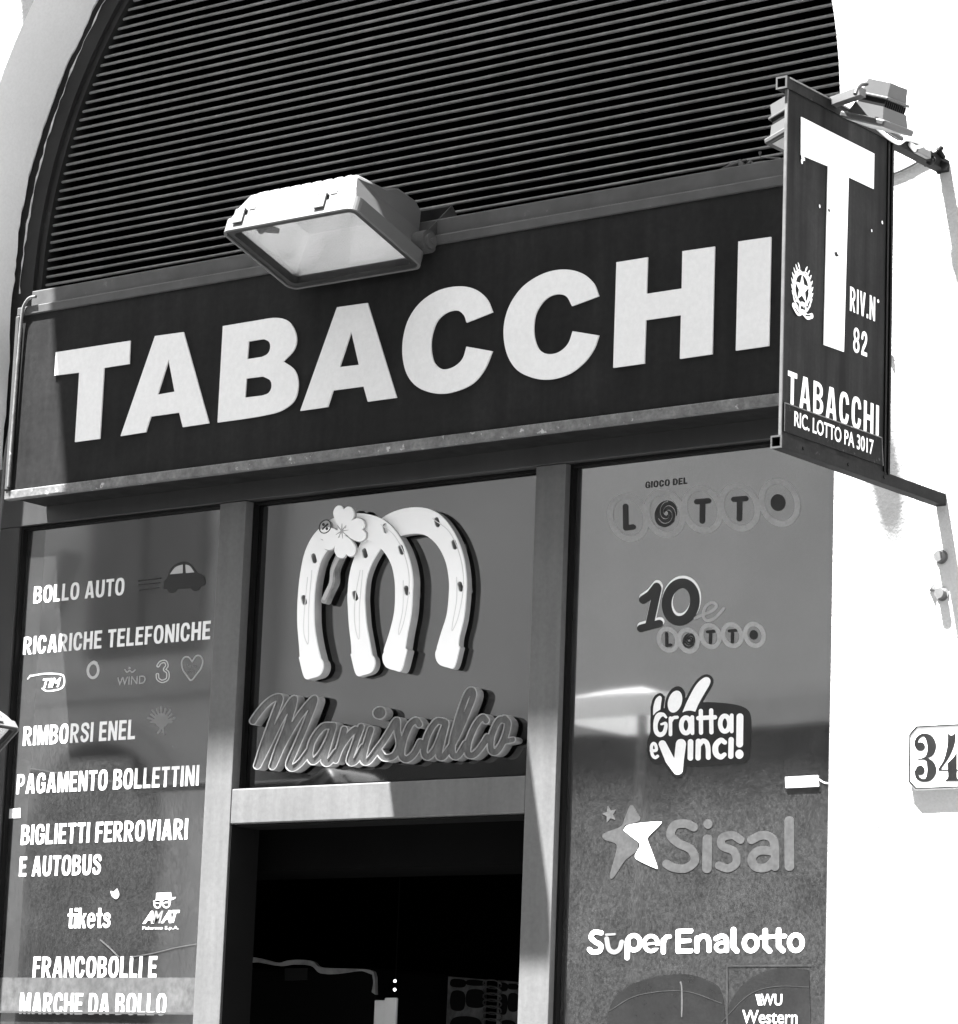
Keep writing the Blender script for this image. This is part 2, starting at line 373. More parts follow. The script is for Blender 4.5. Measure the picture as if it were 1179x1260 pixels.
def sdf_contours(add, sub=(), grow=0.0, step=3.0):
    xs, ys = [], []
    for p in add:
        if p[0] == 's': xs += [q[0]+k*q[2] for q in p[1] for k in (-1, 1)]; ys += [q[1]+k*q[2] for q in p[1] for k in (-1, 1)]
        elif p[0] == 'p': xs += [q[0] for q in p[1]]; ys += [q[1] for q in p[1]]
        else: m_ = max(p[3], p[4]); xs += [p[1]-m_, p[1]+m_]; ys += [p[2]-m_, p[2]+m_]
    g = abs(grow)+2.5*step
    gx = np.arange(min(xs)-g, max(xs)+g+step, step)+step*.0137; gy = np.arange(min(ys)-g, max(ys)+g+step, step)+step*.0171
    X, Y = np.meshgrid(gx, gy)
    d = np.minimum.reduce([_sd(p, X, Y) for p in add])-grow
    if len(sub): d = np.maximum(d, -np.minimum.reduce([_sd(p, X, Y) for p in sub]))
    return trace(d, gx, gy, step)
def trace(d, gx, gy, step):
    d[d == 0] = 1e-6
    ny, nx = d.shape; seg = {}
    ins = d < 0
    cells = np.argwhere((ins[:-1, :-1] != ins[1:, :-1]) | (ins[:-1, :-1] != ins[:-1, 1:]) | (ins[1:, 1:] != ins[1:, :-1]) | (ins[1:, 1:] != ins[:-1, 1:]))
    pos = {}
    def ept(k):
        if k not in pos:
            kind, j, i = k
            if kind == 'h': a, b = d[j, i], d[j, i+1]; t = a/(a-b); pos[k] = (gx[i]+t*step, gy[j])
            else: a, b = d[j, i], d[j+1, i]; t = a/(a-b); pos[k] = (gx[i], gy[j]+t*step)
        return pos[k]
    nxt = {}
    for j, i in cells:
        c = [ins[j, i], ins[j, i+1], ins[j+1, i+1], ins[j+1, i]]
        e = [('h', j, i), ('v', j, i+1), ('h', j+1, i), ('v', j, i)]
        # walk the cell border: entering inside -> outside crossings define directed segments
        ent = [q for q in range(4) if not c[q] and c[(q+1) % 4]]; ext = [q for q in range(4) if c[q] and not c[(q+1) % 4]]
        for q in ent:
            x = next((q+m_) % 4 for m_ in (1, 2, 3) if (q+m_) % 4 in ext)
            nxt[e[x]] = e[q]
    loops = []; seen = set()
    for k in list(nxt):
        if k in seen: continue
        lp = []; q = k
        while q not in seen and q in nxt: seen.add(q); lp.append(ept(q)); q = nxt[q]
        if len(lp) > 4: loops.append(simplify(lp, step*0.05))
    return loops
def simplify(p, tol):
    P = np.array(p); n = len(P); keep = np.zeros(n, bool)
    a = 0; b = int(np.argmax(((P-P[0])**2).sum(1))); keep[[a, b]] = True
    st = [(a, b), (b, n)]
    while st:
        i, j = st.pop()
        if j-i < 2: continue
        A, B = P[i], P[j % n]; v = B-A; L = math.hypot(*v)+1e-12
        q = P[i+1:j]; dd = np.abs(v[0]*(q[:, 1]-A[1])-v[1]*(q[:, 0]-A[0]))/L
        m_ = int(np.argmax(dd))
        if dd[m_] > tol: keep[i+1+m_] = True; st += [(i, i+1+m_), (i+1+m_, j)]
    return [tuple(x) for x in P[keep]]
def O_(x0, y0, x1, y1, p=2.6):
    cx, cy, a, b = (x0+x1)/2, (y0+y1)/2, (x1-x0)/2, (y1-y0)/2
    return PO([(cx+a*math.copysign(abs(math.cos(t))**(2/p), math.cos(t)), cy+b*math.copysign(abs(math.sin(t))**(2/p), math.sin(t))) for t in np.linspace(0, 2*math.pi, 49)[:-1]])
def D_(x0, y0, x1, y1, p=2.4):
    xm = x0+(x1-x0)*.35; cy, b = (y0+y1)/2, (y1-y0)/2
    return PO([(x0, y0)]+[(xm+(x1-xm)*abs(math.cos(t))**(2/p), cy+b*math.copysign(abs(math.sin(t))**(2/p), math.sin(t))) for t in np.linspace(-math.pi/2, math.pi/2, 25)]+[(x0, y1)])
def B_(x0, y0, x1, y1): return PO([(x0, y0), (x1, y0), (x1, y1), (x0, y1)])
SP_ = [(.53, .745, .095), (.47, .87, .095), (.31, .915, .09), (.14, .85, .095), (.12, .70, .095), (.24, .575, .10), (.42, .47, .10), (.52, .32, .10), (.46, .15, .095), (.30, .085, .09), (.14, .14, .095), (.10, .265, .095)]
GL = {'A': (.70, '+', PO([(0, 0), (.21, 1), (.49, 1), (.70, 0), (.485, 0), (.445, .19), (.255, .19), (.215, 0)]), '-', PO([(.285, .345), (.415, .345), (.35, .74)])),
 'B': (.64, '+', D_(0, .47, .60, 1), '+', D_(0, 0, .64, .55), '-', D_(.2, .61, .40, .84), '-', D_(.2, .16, .43, .43)),
 'C': (.64, '+', O_(0, -.01, .64, 1.01), '-', O_(.21, .16, .44, .84), '-', PO([(.36, .39), (.7, .34), (.7, .66), (.36, .61)])),
 'D': (.65, '+', D_(0, 0, .65, 1), '-', D_(.21, .17, .44, .83)),
 'E': (.55, '+', B_(0, 0, .21, 1), '+', B_(0, 0, .55, .18), '+', B_(0, .82, .54, 1), '+', B_(0, .42, .50, .59)),
 'F': (.52, '+', B_(0, 0, .21, 1), '+', B_(0, .82, .52, 1), '+', B_(0, .41, .47, .58)),
 'G': (.67, '+', O_(0, -.01, .67, 1.01), '-', O_(.21, .16, .46, .84), '-', PO([(.38, .50), (.75, .50), (.75, .66), (.38, .62)]), '+', B_(.35, .38, .665, .54), '+', B_(.50, .06, .665, .5)),
 'H': (.65, '+', B_(0, 0, .21, 1), '+', B_(.44, 0, .65, 1), '+', B_(0, .41, .65, .60)),
 'I': (.21, '+', B_(0, 0, .21, 1)), 'L': (.53, '+', B_(0, 0, .21, 1), '+', B_(0, 0, .53, .18)),
 'M': (.80, '+', B_(0, 0, .19, 1), '+', B_(.61, 0, .80, 1), '+', PO([(0, 1), (.25, 1), (.40, .42), (.55, 1), (.80, 1), (.49, 0), (.31, 0)]), '-', PO([(.19, 0), (.31, 0), (.19, .62)]), '-', PO([(.61, 0), (.49, 0), (.61, .62)])),
 'N': (.66, '+', B_(0, 0, .20, 1), '+', B_(.46, 0, .66, 1), '+', PO([(0, 1), (.21, 1), (.66, 0), (.45, 0)])),
 'O': (.68, '+', O_(0, -.01, .68, 1.01), '-', O_(.21, .16, .47, .84)),
 'P': (.60, '+', B_(0, 0, .21, 1), '+', D_(0, .37, .60, 1), '-', D_(.21, .53, .40, .84)),
 'R': (.66, '+', B_(0, 0, .21, 1), '+', D_(0, .40, .62, 1), '-', D_(.21, .56, .42, .84), '+', PO([(.22, .45), (.40, .45), (.66, 0), (.43, 0)])),
 'S': (.62, '+', ST(SP_)), 'T': (.58, '+', B_(.185, 0, .395, 1), '+', B_(0, .82, .58, 1)),
 'U': (.65, '+', O_(0, -.01, .65, .8), '-', O_(.21, .16, .44, .8), '-', B_(-.1, .42, .8, .9), '+', B_(0, .4, .21, 1), '+', B_(.44, .4, .65, 1)),
 'V': (.66, '+', PO([(0, 1), (.22, 1), (.33, .32), (.44, 1), (.66, 1), (.44, 0), (.22, 0)])),
 '.': (.2, '+', B_(0, 0, .2, .19)),
 '8': (.62, '+', O_(.03, .46, .59, 1.01, 2.2), '+', O_(0, -.01, .62, .56, 2.2), '-', O_(.2, .60, .42, .86, 2.2), '-', O_(.19, .14, .43, .43, 2.2)),
 '2': (.60, '+', ST([(.11, .70, .095), (.16, .85, .095), (.31, .91, .09), (.46, .84, .10), (.48, .68, .10), (.38, .48, .10), (.22, .30, .10), (.12, .10, .09)]), '+', B_(.03, 0, .60, .18)),
 't': (.42, '+', B_(.12, .1, .33, .98), '+', B_(0, .58, .42, .73), '+', B_(.16, 0, .42, .15), '+', B_(.13, .03, .25, .2)),
 'i': (.22, '+', B_(0, 0, .22, .73), '+', B_(0, .82, .22, 1)), 'k': (.58, '+', B_(0, 0, .21, 1), '+', PO([(.2, .30), (.36, .73), (.58, .73), (.38, .42)]), '+', PO([(.2, .45), (.38, .48), (.58, 0), (.35, 0)])),
 'e': (.56, '+', O_(0, -.01, .56, .75, 2.2), '-', O_(.19, .46, .38, .62), '-', PO([(.19, .13), (.38, .17), (.6, .24), (.6, .33), (.19, .33)])),
 's': (.52, '+', ST([(.44, .53, .085), (.37, .64, .08), (.24, .66, .08), (.12, .60, .085), (.13, .48, .085), (.27, .39, .085), (.42, .30, .085), (.43, .17, .085), (.32, .085, .08), (.18, .08, .08), (.08, .17, .08)]))}
def block_text(body, plane, bl, tr, gap=.10, space=.32, grow=-.008, th=0.0004, h0=0.0003, step=.014):
    cs = []; x = 0.0
    for ch in body:
        if ch == ' ': x += space; continue
        g = GL[ch]; ops = list(zip(g[1::2], g[2::2])); gx = np.arange(-.1, g[0]+.1, step)+.0031; gy = np.arange(-.12, 1.12, step)+.0023
        X, Y = np.meshgrid(gx, gy); d = np.full(X.shape, 9.0)
        for o, p in ops: d = np.minimum(d, _sd(p, X, Y)) if o == '+' else np.maximum(d, -_sd(p, X, Y))
        for c in trace(d-grow, gx, gy, step): cs.append([(q[0]+x, q[1]) for q in c])
        x += g[0]+gap
    W_ = x-gap; a0, b0 = plane.ab(*bl); a1, b1 = plane.ab(*tr)
    return flat_poly([[(a0+q[0]/W_*(a1-a0), b0+q[1]*(b1-b0)) for q in c] for c in cs], plane, th, h0)
class Crop:                             # where a detail view of the photograph was measured
    def __init__(s, x, y, k): s.x, s.y, s.k = x, y, k
    def __call__(s, q): return (s.x+q[0]/s.k, s.y+q[1]/s.k)
def shape(add, plane, crop, sub=(), grow=0.0, step=3.0, th=0.0004, h0=0.0003):
    cs = [[plane.ab(*crop(q)) for q in c] for c in sdf_contours(add, sub, grow, step)]
    return flat_poly(cs, plane, th, h0)
def shape_ab(add, plane, sub=(), grow=0.0, step=0.001, th=0.0004, h0=0.0003):
    return flat_poly(sdf_contours(add, sub, grow, step), plane, th, h0)
def polypx(contours, plane, crop, th=0.003, h0=0.001):
    return flat_poly([[plane.ab(*crop(q)) for q in c] for c in contours], plane, th, h0)

#@@PART2
# ================================================================== the setting
street = MB(); street.add([(-60, -60, 0), (60, -60, 0), (60, 60, 0), (-60, 60, 0)], [(0, 1, 2, 3)])
tag(street.build('street', 'asphalt'), kind='structure')
pv = MB(); pv.box(-25, 25, -1.6, -0.003, 0.004, 0.13, 0.01); tag(pv.build('pavement', 'stone'), kind='structure')

JL, JR, ZS = -1.906, 1.012, 3.985
AC, AR = (JL+JR)/2, (JR-JL)/2
YM, YG = 0.18, 0.226                    # front of the shopfront metal, front of the glass
def arch_pt(t, r=AR): return (AC+r*math.cos(t), ZS+r*math.sin(t))

# stucco wall with the arched opening; the reveal's inner edge is broken plaster
wl = MB(); NA = 72; ZT = 9.0; XW = 12.0
wl.add([(-XW, 0, 0), (JL, 0, 0), (JL, 0, ZS), (-XW, 0, ZS)], [(0, 1, 2, 3)])
wl.add([(JR, 0, 0), (XW, 0, 0), (XW, 0, ZS), (JR, 0, ZS)], [(0, 1, 2, 3)])
arc = [arch_pt(math.pi*i/NA) for i in range(NA+1)]
for i in range(NA):
    (x0, z0), (x1, z1) = arc[i], arc[i+1]
    wl.add([(x0, 0, z0), (x0, 0, ZT), (x1, 0, ZT), (x1, 0, z1)], [(0, 1, 2, 3)])
wl.add([(JR, 0, ZS), (XW, 0, ZS), (XW, 0, ZT), (JR, 0, ZT)], [(0, 1, 2, 3)])
wl.add([(-XW, 0, ZS), (JL, 0, ZS), (JL, 0, ZT), (-XW, 0, ZT)], [(0, 1, 2, 3)])
prof = [(JR, z) for z in np.arange(0, ZS, 0.04)]+[arch_pt(math.pi*i/220) for i in range(221)]+[(JL, z) for z in np.arange(ZS-0.04, -0.02, -0.04)]
rng = random.Random(3); dep = []; d_ = 0.0
for i in range(len(prof)):
    d_ = 0.8*d_+rng.uniform(-0.003, 0.003); dep.append(0.214+d_+rng.uniform(-0.0025, 0.0025))
n = len(prof); vs = [(x, 0, z) for x, z in prof]+[(x, dep[i], z) for i, (x, z) in enumerate(prof)]+[(x+0.05*(1 if x < AC else -1)*-1, dep[i]+0.05, z) for i, (x, z) in enumerate(prof)]
wl.add(vs, [(i, i+1, n+i+1, n+i) for i in range(n-1)]+[(n+i, n+i+1, 2*n+i+1, 2*n+i) for i in range(n-1)])
wall = wl.build('stucco_wall', 'stucco'); wall.data.materials.append(MT['plaster'])
for p_ in wall.data.polygons:
    if abs(p_.normal.y) < 0.9: p_.material_index = 1
tag(wall, 'sunlit pale stucco wall with the arched shop opening', 'wall')

# dim interior behind the doorway
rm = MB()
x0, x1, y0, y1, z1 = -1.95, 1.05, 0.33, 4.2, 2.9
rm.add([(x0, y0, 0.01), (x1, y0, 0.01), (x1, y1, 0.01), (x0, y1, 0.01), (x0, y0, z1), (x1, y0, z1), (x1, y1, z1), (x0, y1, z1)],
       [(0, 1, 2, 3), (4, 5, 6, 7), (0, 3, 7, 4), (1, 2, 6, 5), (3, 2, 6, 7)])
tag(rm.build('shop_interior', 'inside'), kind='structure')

# ================================================================== arched louvre shutter
sh = thing('louvred_shutter', 'dark arched louvre shutter of thin horizontal slats above the shop sign', 'shutter', (AC, 0.26, 3.80))
fr = MB(); ro, ri, NB = AR+0.12, AR-0.085, 96
path = [(1, 2.0)]+[(1, z) for z in (3.0, ZS)]
pts_o = [(AC+ro, 3.3)]+[arch_pt(math.pi*i/NB, ro) for i in range(NB+1)]+[(AC-ro, 3.3)]
pts_i = [(AC+ri, 3.3)]+[arch_pt(math.pi*i/NB, ri) for i in range(NB+1)]+[(AC-ri, 3.3)]
pts_m = [(AC+ri+.022, 3.3)]+[arch_pt(math.pi*i/NB, ri+.022) for i in range(NB+1)]+[(AC-ri-.022, 3.3)]
k = len(pts_o); yf = 0.232
v = [(x, yf, z) for x, z in pts_o]+[(x, yf, z) for x, z in pts_m]+[(x, yf+.012, z) for x, z in pts_m]+[(x, yf+.012, z) for x, z in pts_i]+[(x, 0.32, z) for x, z in pts_i]
fr.add(v, [(r*k+i, r*k+i+1, (r+1)*k+i+1, (r+1)*k+i) for r in range(4) for i in range(k-1)])
fr.build('frame', 'shutter_frame', sh)
rs_ = random.Random(11); sb = MB(); q_ = []; rad = []          # broken light seam of filler between plaster and frame
for i in range(0, 161):
    x_, z_ = arch_pt(math.pi*(.18+.82*i/160), AR-.010+rs_.uniform(-.003, .003)); q_.append((x_, .2305, z_)); rad.append(max(.0006, rs_.uniform(-.001, .0042)))
sb.tube(q_, rad, 6); sb.build('filler_seam', 'stucco_edge', sh)
sl = MB(); z = 3.72; rg = random.Random(5)
while z < ZS+ri-0.02:
    h = max(0.0, z-ZS); half = math.sqrt(max(0, ri*ri-h*h))-0.001
    a0, a1 = AC-half, AC+half; j = rg.uniform(-.0012, .0012)
    # rolled front lip, then the blade falling away behind it
    lip = [(0.262, z-.0002), (0.2585, z+.0022), (0.2585, z+.0058), (0.262, z+.0082), (0.266, z+.0070), (0.266, z+.0008)]
    m_ = len(lip); NX = 14; vv = []
    for q in range(NX+1):
        xx = a0+(a1-a0)*q/NX; dz = rg.uniform(-.0008, .0008)+j
        vv += [(xx, y, zz+dz) for y, zz in lip]
    sl.add(vv, [(q*m_+i, q*m_+(i+1) % m_, (q+1)*m_+(i+1) % m_, (q+1)*m_+i) for q in range(NX) for i in range(m_)], True)
    z += 0.0256
sl.build('slats', 'slat', sh)
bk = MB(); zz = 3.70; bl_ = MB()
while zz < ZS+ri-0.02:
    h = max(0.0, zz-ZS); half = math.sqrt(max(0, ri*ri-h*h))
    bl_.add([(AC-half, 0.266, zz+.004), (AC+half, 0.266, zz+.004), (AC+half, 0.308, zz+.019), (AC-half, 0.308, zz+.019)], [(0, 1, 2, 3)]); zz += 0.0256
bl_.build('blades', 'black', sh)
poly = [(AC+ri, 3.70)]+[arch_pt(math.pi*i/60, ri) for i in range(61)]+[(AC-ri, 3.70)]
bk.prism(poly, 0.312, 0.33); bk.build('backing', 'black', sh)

# ================================================================== shopfront
FP = FacadePlane(YM)
sf = thing('shopfront', 'grey aluminium shopfront with three filmed panes and an open doorway', 'shopfront', (AC, YM, 0.13))
XL0, XL1 = FP.ab(24, 651)[0], FP.ab(271, 620)[0]
XC0, XC1 = FP.ab(303, 616)[0], FP.ab(660, 573.5)[0]
XR0, XR1 = FP.ab(696.5, 569)[0], 0.90
ZP = FP.ab(303, 616)[1]; ZT1 = FP.ab(284, 971)[1]; ZT0 = FP.ab(283, 1014)[1]
for (a, b) in ((JL+.002, XL0), (XL1, XC0), (XC1, XR0), (XR1, JR-.002)):
    m_ = MB(); m_.box(a, b, YM, YM+0.11, 0.13, ZP, 0.0015); m_.build('mullion', 'header' if a < -1.8 else 'frame', sf)  # leftmost mullion: darker metal colour stands in for shade
m_ = MB(); m_.box(JL+.002, JR-.002, YM+.0005, YM+0.11, ZP+.0015, 3.45, 0.002); m_.build('header', 'header', sf)
m_ = MB(); m_.box(XC0+.001, XC1-.001, YM+.001, YM+0.11, ZT0, ZT1, 0.003); m_.build('transom', 'frame', sf)
dj = MB()                                # dark door lining
dj.box(XC0+.0005, XC0+.004, YM+.004, YM+.115, .13, ZT0-.001); dj.box(XC1-.004, XC1-.0005, YM+.016, YM+.115, .13, ZT0-.001); dj.box(XC0+.0045, XC1-.0045, YM+.016, YM+.115, ZT0-.005, ZT0-.0015)
dj.build('door_lining', 'gasket', sf)
def pane(a, b, z0, z1, m, YG):
    p = MB(); p.box(a-.004, b+.004, YG, YG+.008, z0-.003, z1+.004); o = p.build('glass_pane', m, sf)
    g = MB(); w = 0.009                                         # glazing bead round the glass
    for bx in ((a+.0005, a+w, z0, z1), (b-w*.6, b-.0005, z0, z1), (a+w, b-w*.6, z1-w*.7, z1-.0005), (a+w, b-w*.6, z0+.0005, z0+w*.7)):
        g.box(bx[0], bx[1], YG-.016, YG-.001, bx[2], bx[3])
    bo = g.build('glazing_bead', 'gasket', o); return o
pL = pane(XL0, XL1, 0.75, ZP, 'pane_left', 0.204); pC = pane(XC0, XC1, ZT1, ZP, 'pane_mid', YG); pR = pane(XR0, XR1, 0.75, ZP, 'pane_right', 0.216)
tag(pL, 'dark glazed panel listing services in white capitals'); tag(pC, 'mirror-dark pane above the doorway'); tag(pR, 'grey mirror-filmed pane with lottery logos')
YGL, YGR = 0.204, 0.216
GP = FacadePlane(YGL)

# ---- left pane: list of services
for body, bl, tr in (('BOLLO AUTO', (41, 743), (154, 710.5)), ('RICARICHE TELEFONICHE', (28, 806), (260, 763.5)), ('RIMBORSI ENEL', (28, 918), (167.5, 885)),
                     ('PAGAMENTO BOLLETTINI', (20, 977.5), (246, 941)), ('BIGLIETTI FERROVIARI', (25.4, 1040), (232, 1007)), ('E AUTOBUS', (23.3, 1079), (125.4, 1051)),
                     ('FRANCOBOLLI E', (40, 1203), (194, 1176.5)), ('MARCHE DA BOLLO', (24, 1248), (206, 1222.5))):
    block_text(body, GP, bl, tr, h0=.0015 if body[0] == 'M' else .0003).build('lettering', 'film_white', pL)
block_text('tikets', GP, (82.5, 1142.5), (137, 1116.5), gap=.05).build('lettering', 'film_white', pL)
c0 = Crop(0, 600, 3.93)
body = smooth_closed([(792, 490), (795, 455), (808, 440), (830, 390), (860, 366), (890, 358), (920, 366), (945, 395), (958, 412), (985, 425), (994, 450), (990, 470), (965, 480), (940, 486), (830, 492)], corners=(0, 2, 13, 14))
wins = [PO(smooth_closed([(822, 420), (850, 385), (886, 372), (886, 414)], corners=(0, 2, 3))), PO(smooth_closed([(898, 372), (920, 380), (942, 410), (900, 414)], corners=(0, 2, 3)))]
shape([PO(body), EL(834, 480, 26, 30), EL(946, 470, 26, 30)], GP, c0, sub=wins, step=2.5, h0=.001).build('car_pictogram', 'film_black', pL)
for w_ in wins: shape([w_], GP, c0, step=2.0, h0=.0008).build('car_window', 'film_light', pL)
for w_ in (EL(835, 480, 12, 15), EL(947, 469, 12, 15)): shape([w_], GP, c0, step=2.0, h0=.0008).build('wheel_hub', 'film_light', pL)
shape([ST([(672, 450), (780, 438)], 2.5), ST([(672, 470), (775, 460)], 2.5), ST([(676, 496), (770, 484)], 2.5)], GP, c0, step=1.5).build('speed_lines', 'film_black', pL)
shape([ST([(672, 452), (780, 438)], 3.0, sm=False)], GP, c0, step=1.5, h0=.0008).build('speed_line', 'film_black', pL)
# phone company marks
badge = smooth_closed([(132, 930), (150, 908), (220, 898), (290, 903), (314, 920), (312, 955), (290, 977), (230, 985), (200, 975)], corners=())
shape([ST([(145, 912), (220, 900), (295, 904), (312, 925), (308, 958), (285, 976), (230, 984), (205, 972)], 4), ST([(135, 925), (150, 908)], 3)], GP, c0, step=2).build('phone_logo', 'film_light', pL)
text_mb('TIM', GP, c0((206, 970)), c0((296, 918)), bold=0.03, shear=0.25).build('lettering', 'film_white', pL)
shape([RG(451, 884, 25, 36, 13, 0.08), ST([(440, 850), (455, 842), (468, 848)], 5)], GP, c0, step=2).build('phone_logo', 'film_light', pL)
text_mb('WIND', GP, c0((566, 958)), c0((706, 908)), bold=0.004).build('lettering', 'film_ring', pL)
shape([ST([(605, 880), (615, 893), (628, 885), (640, 893), (655, 882)], 3), EL(628, 873, 5, 5)], GP, c0, step=2).build('phone_logo', 'film_ring', pL)
d3 = ST([(765, 862), (778, 845), (800, 842), (808, 862), (797, 880), (812, 895), (810, 925), (785, 937), (765, 925), (762, 905)], 7)
shape([d3], GP, c0, sub=[ST([(765, 862), (778, 845), (800, 842), (808, 862), (797, 880), (812, 895), (810, 925), (785, 937), (765, 925), (762, 905)], 3.2)], grow=1.5, step=1.6).build('phone_logo', 'film_light', pL)
heart = [(930, 842), (915, 822), (895, 820), (880, 842), (885, 880), (905, 910), (925, 932), (950, 905), (972, 875), (982, 840), (970, 815), (948, 815)]
shape([ST(heart, 3.5, closed=True)], GP, c0, step=1.8).build('phone_logo', 'film_ring', pL)
text_mb('Lyca', GP, c0((906, 872)), c0((950, 852)), bold=0.0).build('lettering', 'film_mid', pL)
text_mb('mobile', GP, c0((906, 897)), c0((950, 876)), bold=0.0).build('lettering', 'film_mid', pL)
c2 = Crop(0, 860, 3.15)
rays = [ST([(626, 92), (626+52*math.cos(t)*f_, 80-48*math.sin(t)*f_)], 4.0, sm=False) for t, f_ in zip(np.linspace(-0.25, math.pi+0.25, 11), (.8, 1, .85, 1, .9, 1, .9, 1, .85, 1, .8))]
shape(rays+[EL(627, 84, 26, 28), ST([(624, 100), (622, 120), (612, 133)], 4), ST([(632, 100), (632, 118), (636, 136)], 4)], GP, c2, step=1.8).build('energy_logo', 'film_mid', pL)
# bus company mark: hat, spectacles, slanted capitals
shape([PO([(607, 752), (664, 750), (666, 775), (604, 782)]), PO(smooth_closed([(592, 786), (604, 780), (664, 770), (684, 768), (672, 778), (625, 790)], corners=(0, 3)))], GP, c2, step=2).build('bus_logo', 'film_light', pL)
shape([RG(611, 797, 12, 13, 6), RG(645, 795, 13, 14, 6), ST([(622, 796), (634, 795)], 2.5), ST([(598, 792), (660, 788)], 3)], GP, c2, step=1.6).build('bus_logo', 'film_light', pL)
for ch, xa, xb in (('A', 553, 600), ('M', 590, 634), ('A', 624, 668), ('T', 662, 698)):
    text_mb(ch, GP, c2((xa, 872-(xa-553)*.04)), c2((xb, 822-(xa-553)*.03)), bold=0.04, shear=0.3).build('lettering', 'film_mid' if ch == 'M' else 'film_white', pL)
text_mb('Palermo S.p.A.', GP, c2((552, 899)), c2((694, 880)), bold=0.02).build('lettering', 'film_light', pL)
# paler strip at the foot, paper tag, creases in the film
a0, b0 = GP.ab(2, 1203); a1, b1 = GP.ab(243, 1246)
st_ = MB(); st_.box(XL0+.012, XL1-.008, YGL-.0012, YGL-.0002, b1, b0); st_.build('pale_strip', 'pane_low', pL)
st_ = MB(); st_.box(XL0+.012, XL1-.008, YGL-.006, YGL-.0002, b1-.006, b1); st_.build('strip_bead', 'bright_edge', pL)
shape([PO([(14, 335), (76, 330), (76, 372), (14, 376)])], GP, Crop(4, 900, 3.5), th=.0005, h0=.0009).build('paper_tag', 'paper', pL)
shape([ST([(390, 935), (425, 965), (460, 1000)], 2.6), ST([(505, 1002), (600, 985), (680, 965), (764, 950)], 1.6)], GP, c2, step=1.5, h0=.0008).build('film_crease', 'film_faded_light', pL)
shape([PO(smooth_closed([(430, 745), (440, 748), (455, 735), (463, 760), (452, 776), (435, 765)], corners=(2,)))], GP, c2, step=1.5, h0=.0008).build('paint_fleck', 'film_light', pL)

# ---- right pane: lottery logos
GP = FacadePlane(YGR)
c5 = Crop(740, 570, 4.535)
block_text('GIOCO DEL', GP, c5((246, 140)), c5((481, 78)), gap=.13, grow=0).build('lettering', 'film_black', pR)
def lotto(cr, cs, rx, ry, w, ring, ph, fat=1.0):
    shape([RG(x, y, rx, ry, w, -0.35) for x, y in cs], GP, cr, step=2.5).build('ring_motif', ring, pR)
    k = fat
    L, O, T1, T2, Dt = cs
    shape([ST([(L[0]-16*k, L[1]-62*k), (L[0]-14*k, L[1]+58*k), (L[0]+26*k, L[1]+53*k)], 15*k, sm=False)], GP, cr, step=2, h0=.0008).build('lettering', 'film_black', pR)
    for T in (T1, T2):
        shape([ST([(T[0]-31*k, T[1]-43*k), (T[0]+34*k, T[1]-48*k)], 15*k, sm=False), ST([(T[0]+1, T[1]-44*k), (T[0]-1*k, T[1]+65*k)], 15*k, sm=False)], GP, cr, step=2, h0=.0008).build('lettering', 'film_black', pR)
    sw = [ST([(O[0]+12*k+math.cos(t+a_)*(12+r_*44)*k*.95, O[1]-2*k+math.sin(t+a_)*(14+r_*54)*k, (2.0+1.2*r_)*k) for r_, t in zip(np.linspace(0, 1, 12), np.linspace(0, 4.4, 12))]) for a_ in (0.4, 2.5, 4.6)]
    shape([EL(O[0]+6*k, O[1], 60*k, 76*k, 0.35)], GP, cr, sub=sw+[EL(O[0]+8*k, O[1]-2*k, 11*k, 13*k)], step=2, h0=.0008).build('swirl_motif', 'film_black', pR)
    shape([EL(Dt[0]-9*k, Dt[1], 41*k, 47*k)], GP, cr, step=2, h0=.0008).build('lettering', 'film_black', pR)
lotto(c5, [(152, 303), (355, 282), (565, 258), (772, 245), (996, 220)], 98, 122, 32, 'film_ring', 0)
lotto(c5, [(374, 985), (487, 990), (610, 965), (732, 960), (856, 958)], 50, 62, 24, 'film_ring', 0, 0.56)
ten = [ST([(235, 762), (275, 735), (310, 690), (315, 700), (270, 905)], 24, sm=False), ST([(222, 922), (325, 895)], 22, sm=False), RG(445, 775, 78, 106, 56, 0.18)]
for t_ in (ten[:2], ten[2:]): shape(t_, GP, c5, grow=-1, step=2.5, h0=.0008).build('lettering', 'film_dark', pR)
shape([ST([(x+4, y-12, r*.99) for x, y, r in p[1]], sm=False) for p in ten], GP, c5, grow=2, step=2.5, h0=.0004).build('lettering_outline', 'film_white', pR)
shape([ST([(525, 865), (570, 845), (620, 825), (645, 795), (620, 778), (585, 800), (570, 850), (590, 878), (630, 868), (665, 835), (685, 810)], 8)], GP, c5, step=2, h0=.0008).build('lettering', 'film_ring', pR)
c7 = Crop(780, 820, 7.37)
FI = [PO(smooth_closed([(178, 445), (180, 370), (200, 300), (235, 268), (255, 285), (250, 330), (243, 392), (205, 415)], corners=(0, 6, 7))), EL(376, 320, 62, 102, 0.28),
      PO(smooth_closed([(443, 418), (490, 310), (560, 180), (620, 115), (665, 98), (695, 120), (690, 165), (640, 250), (590, 340), (560, 412), (520, 402), (480, 404)], corners=(0, 9)))]
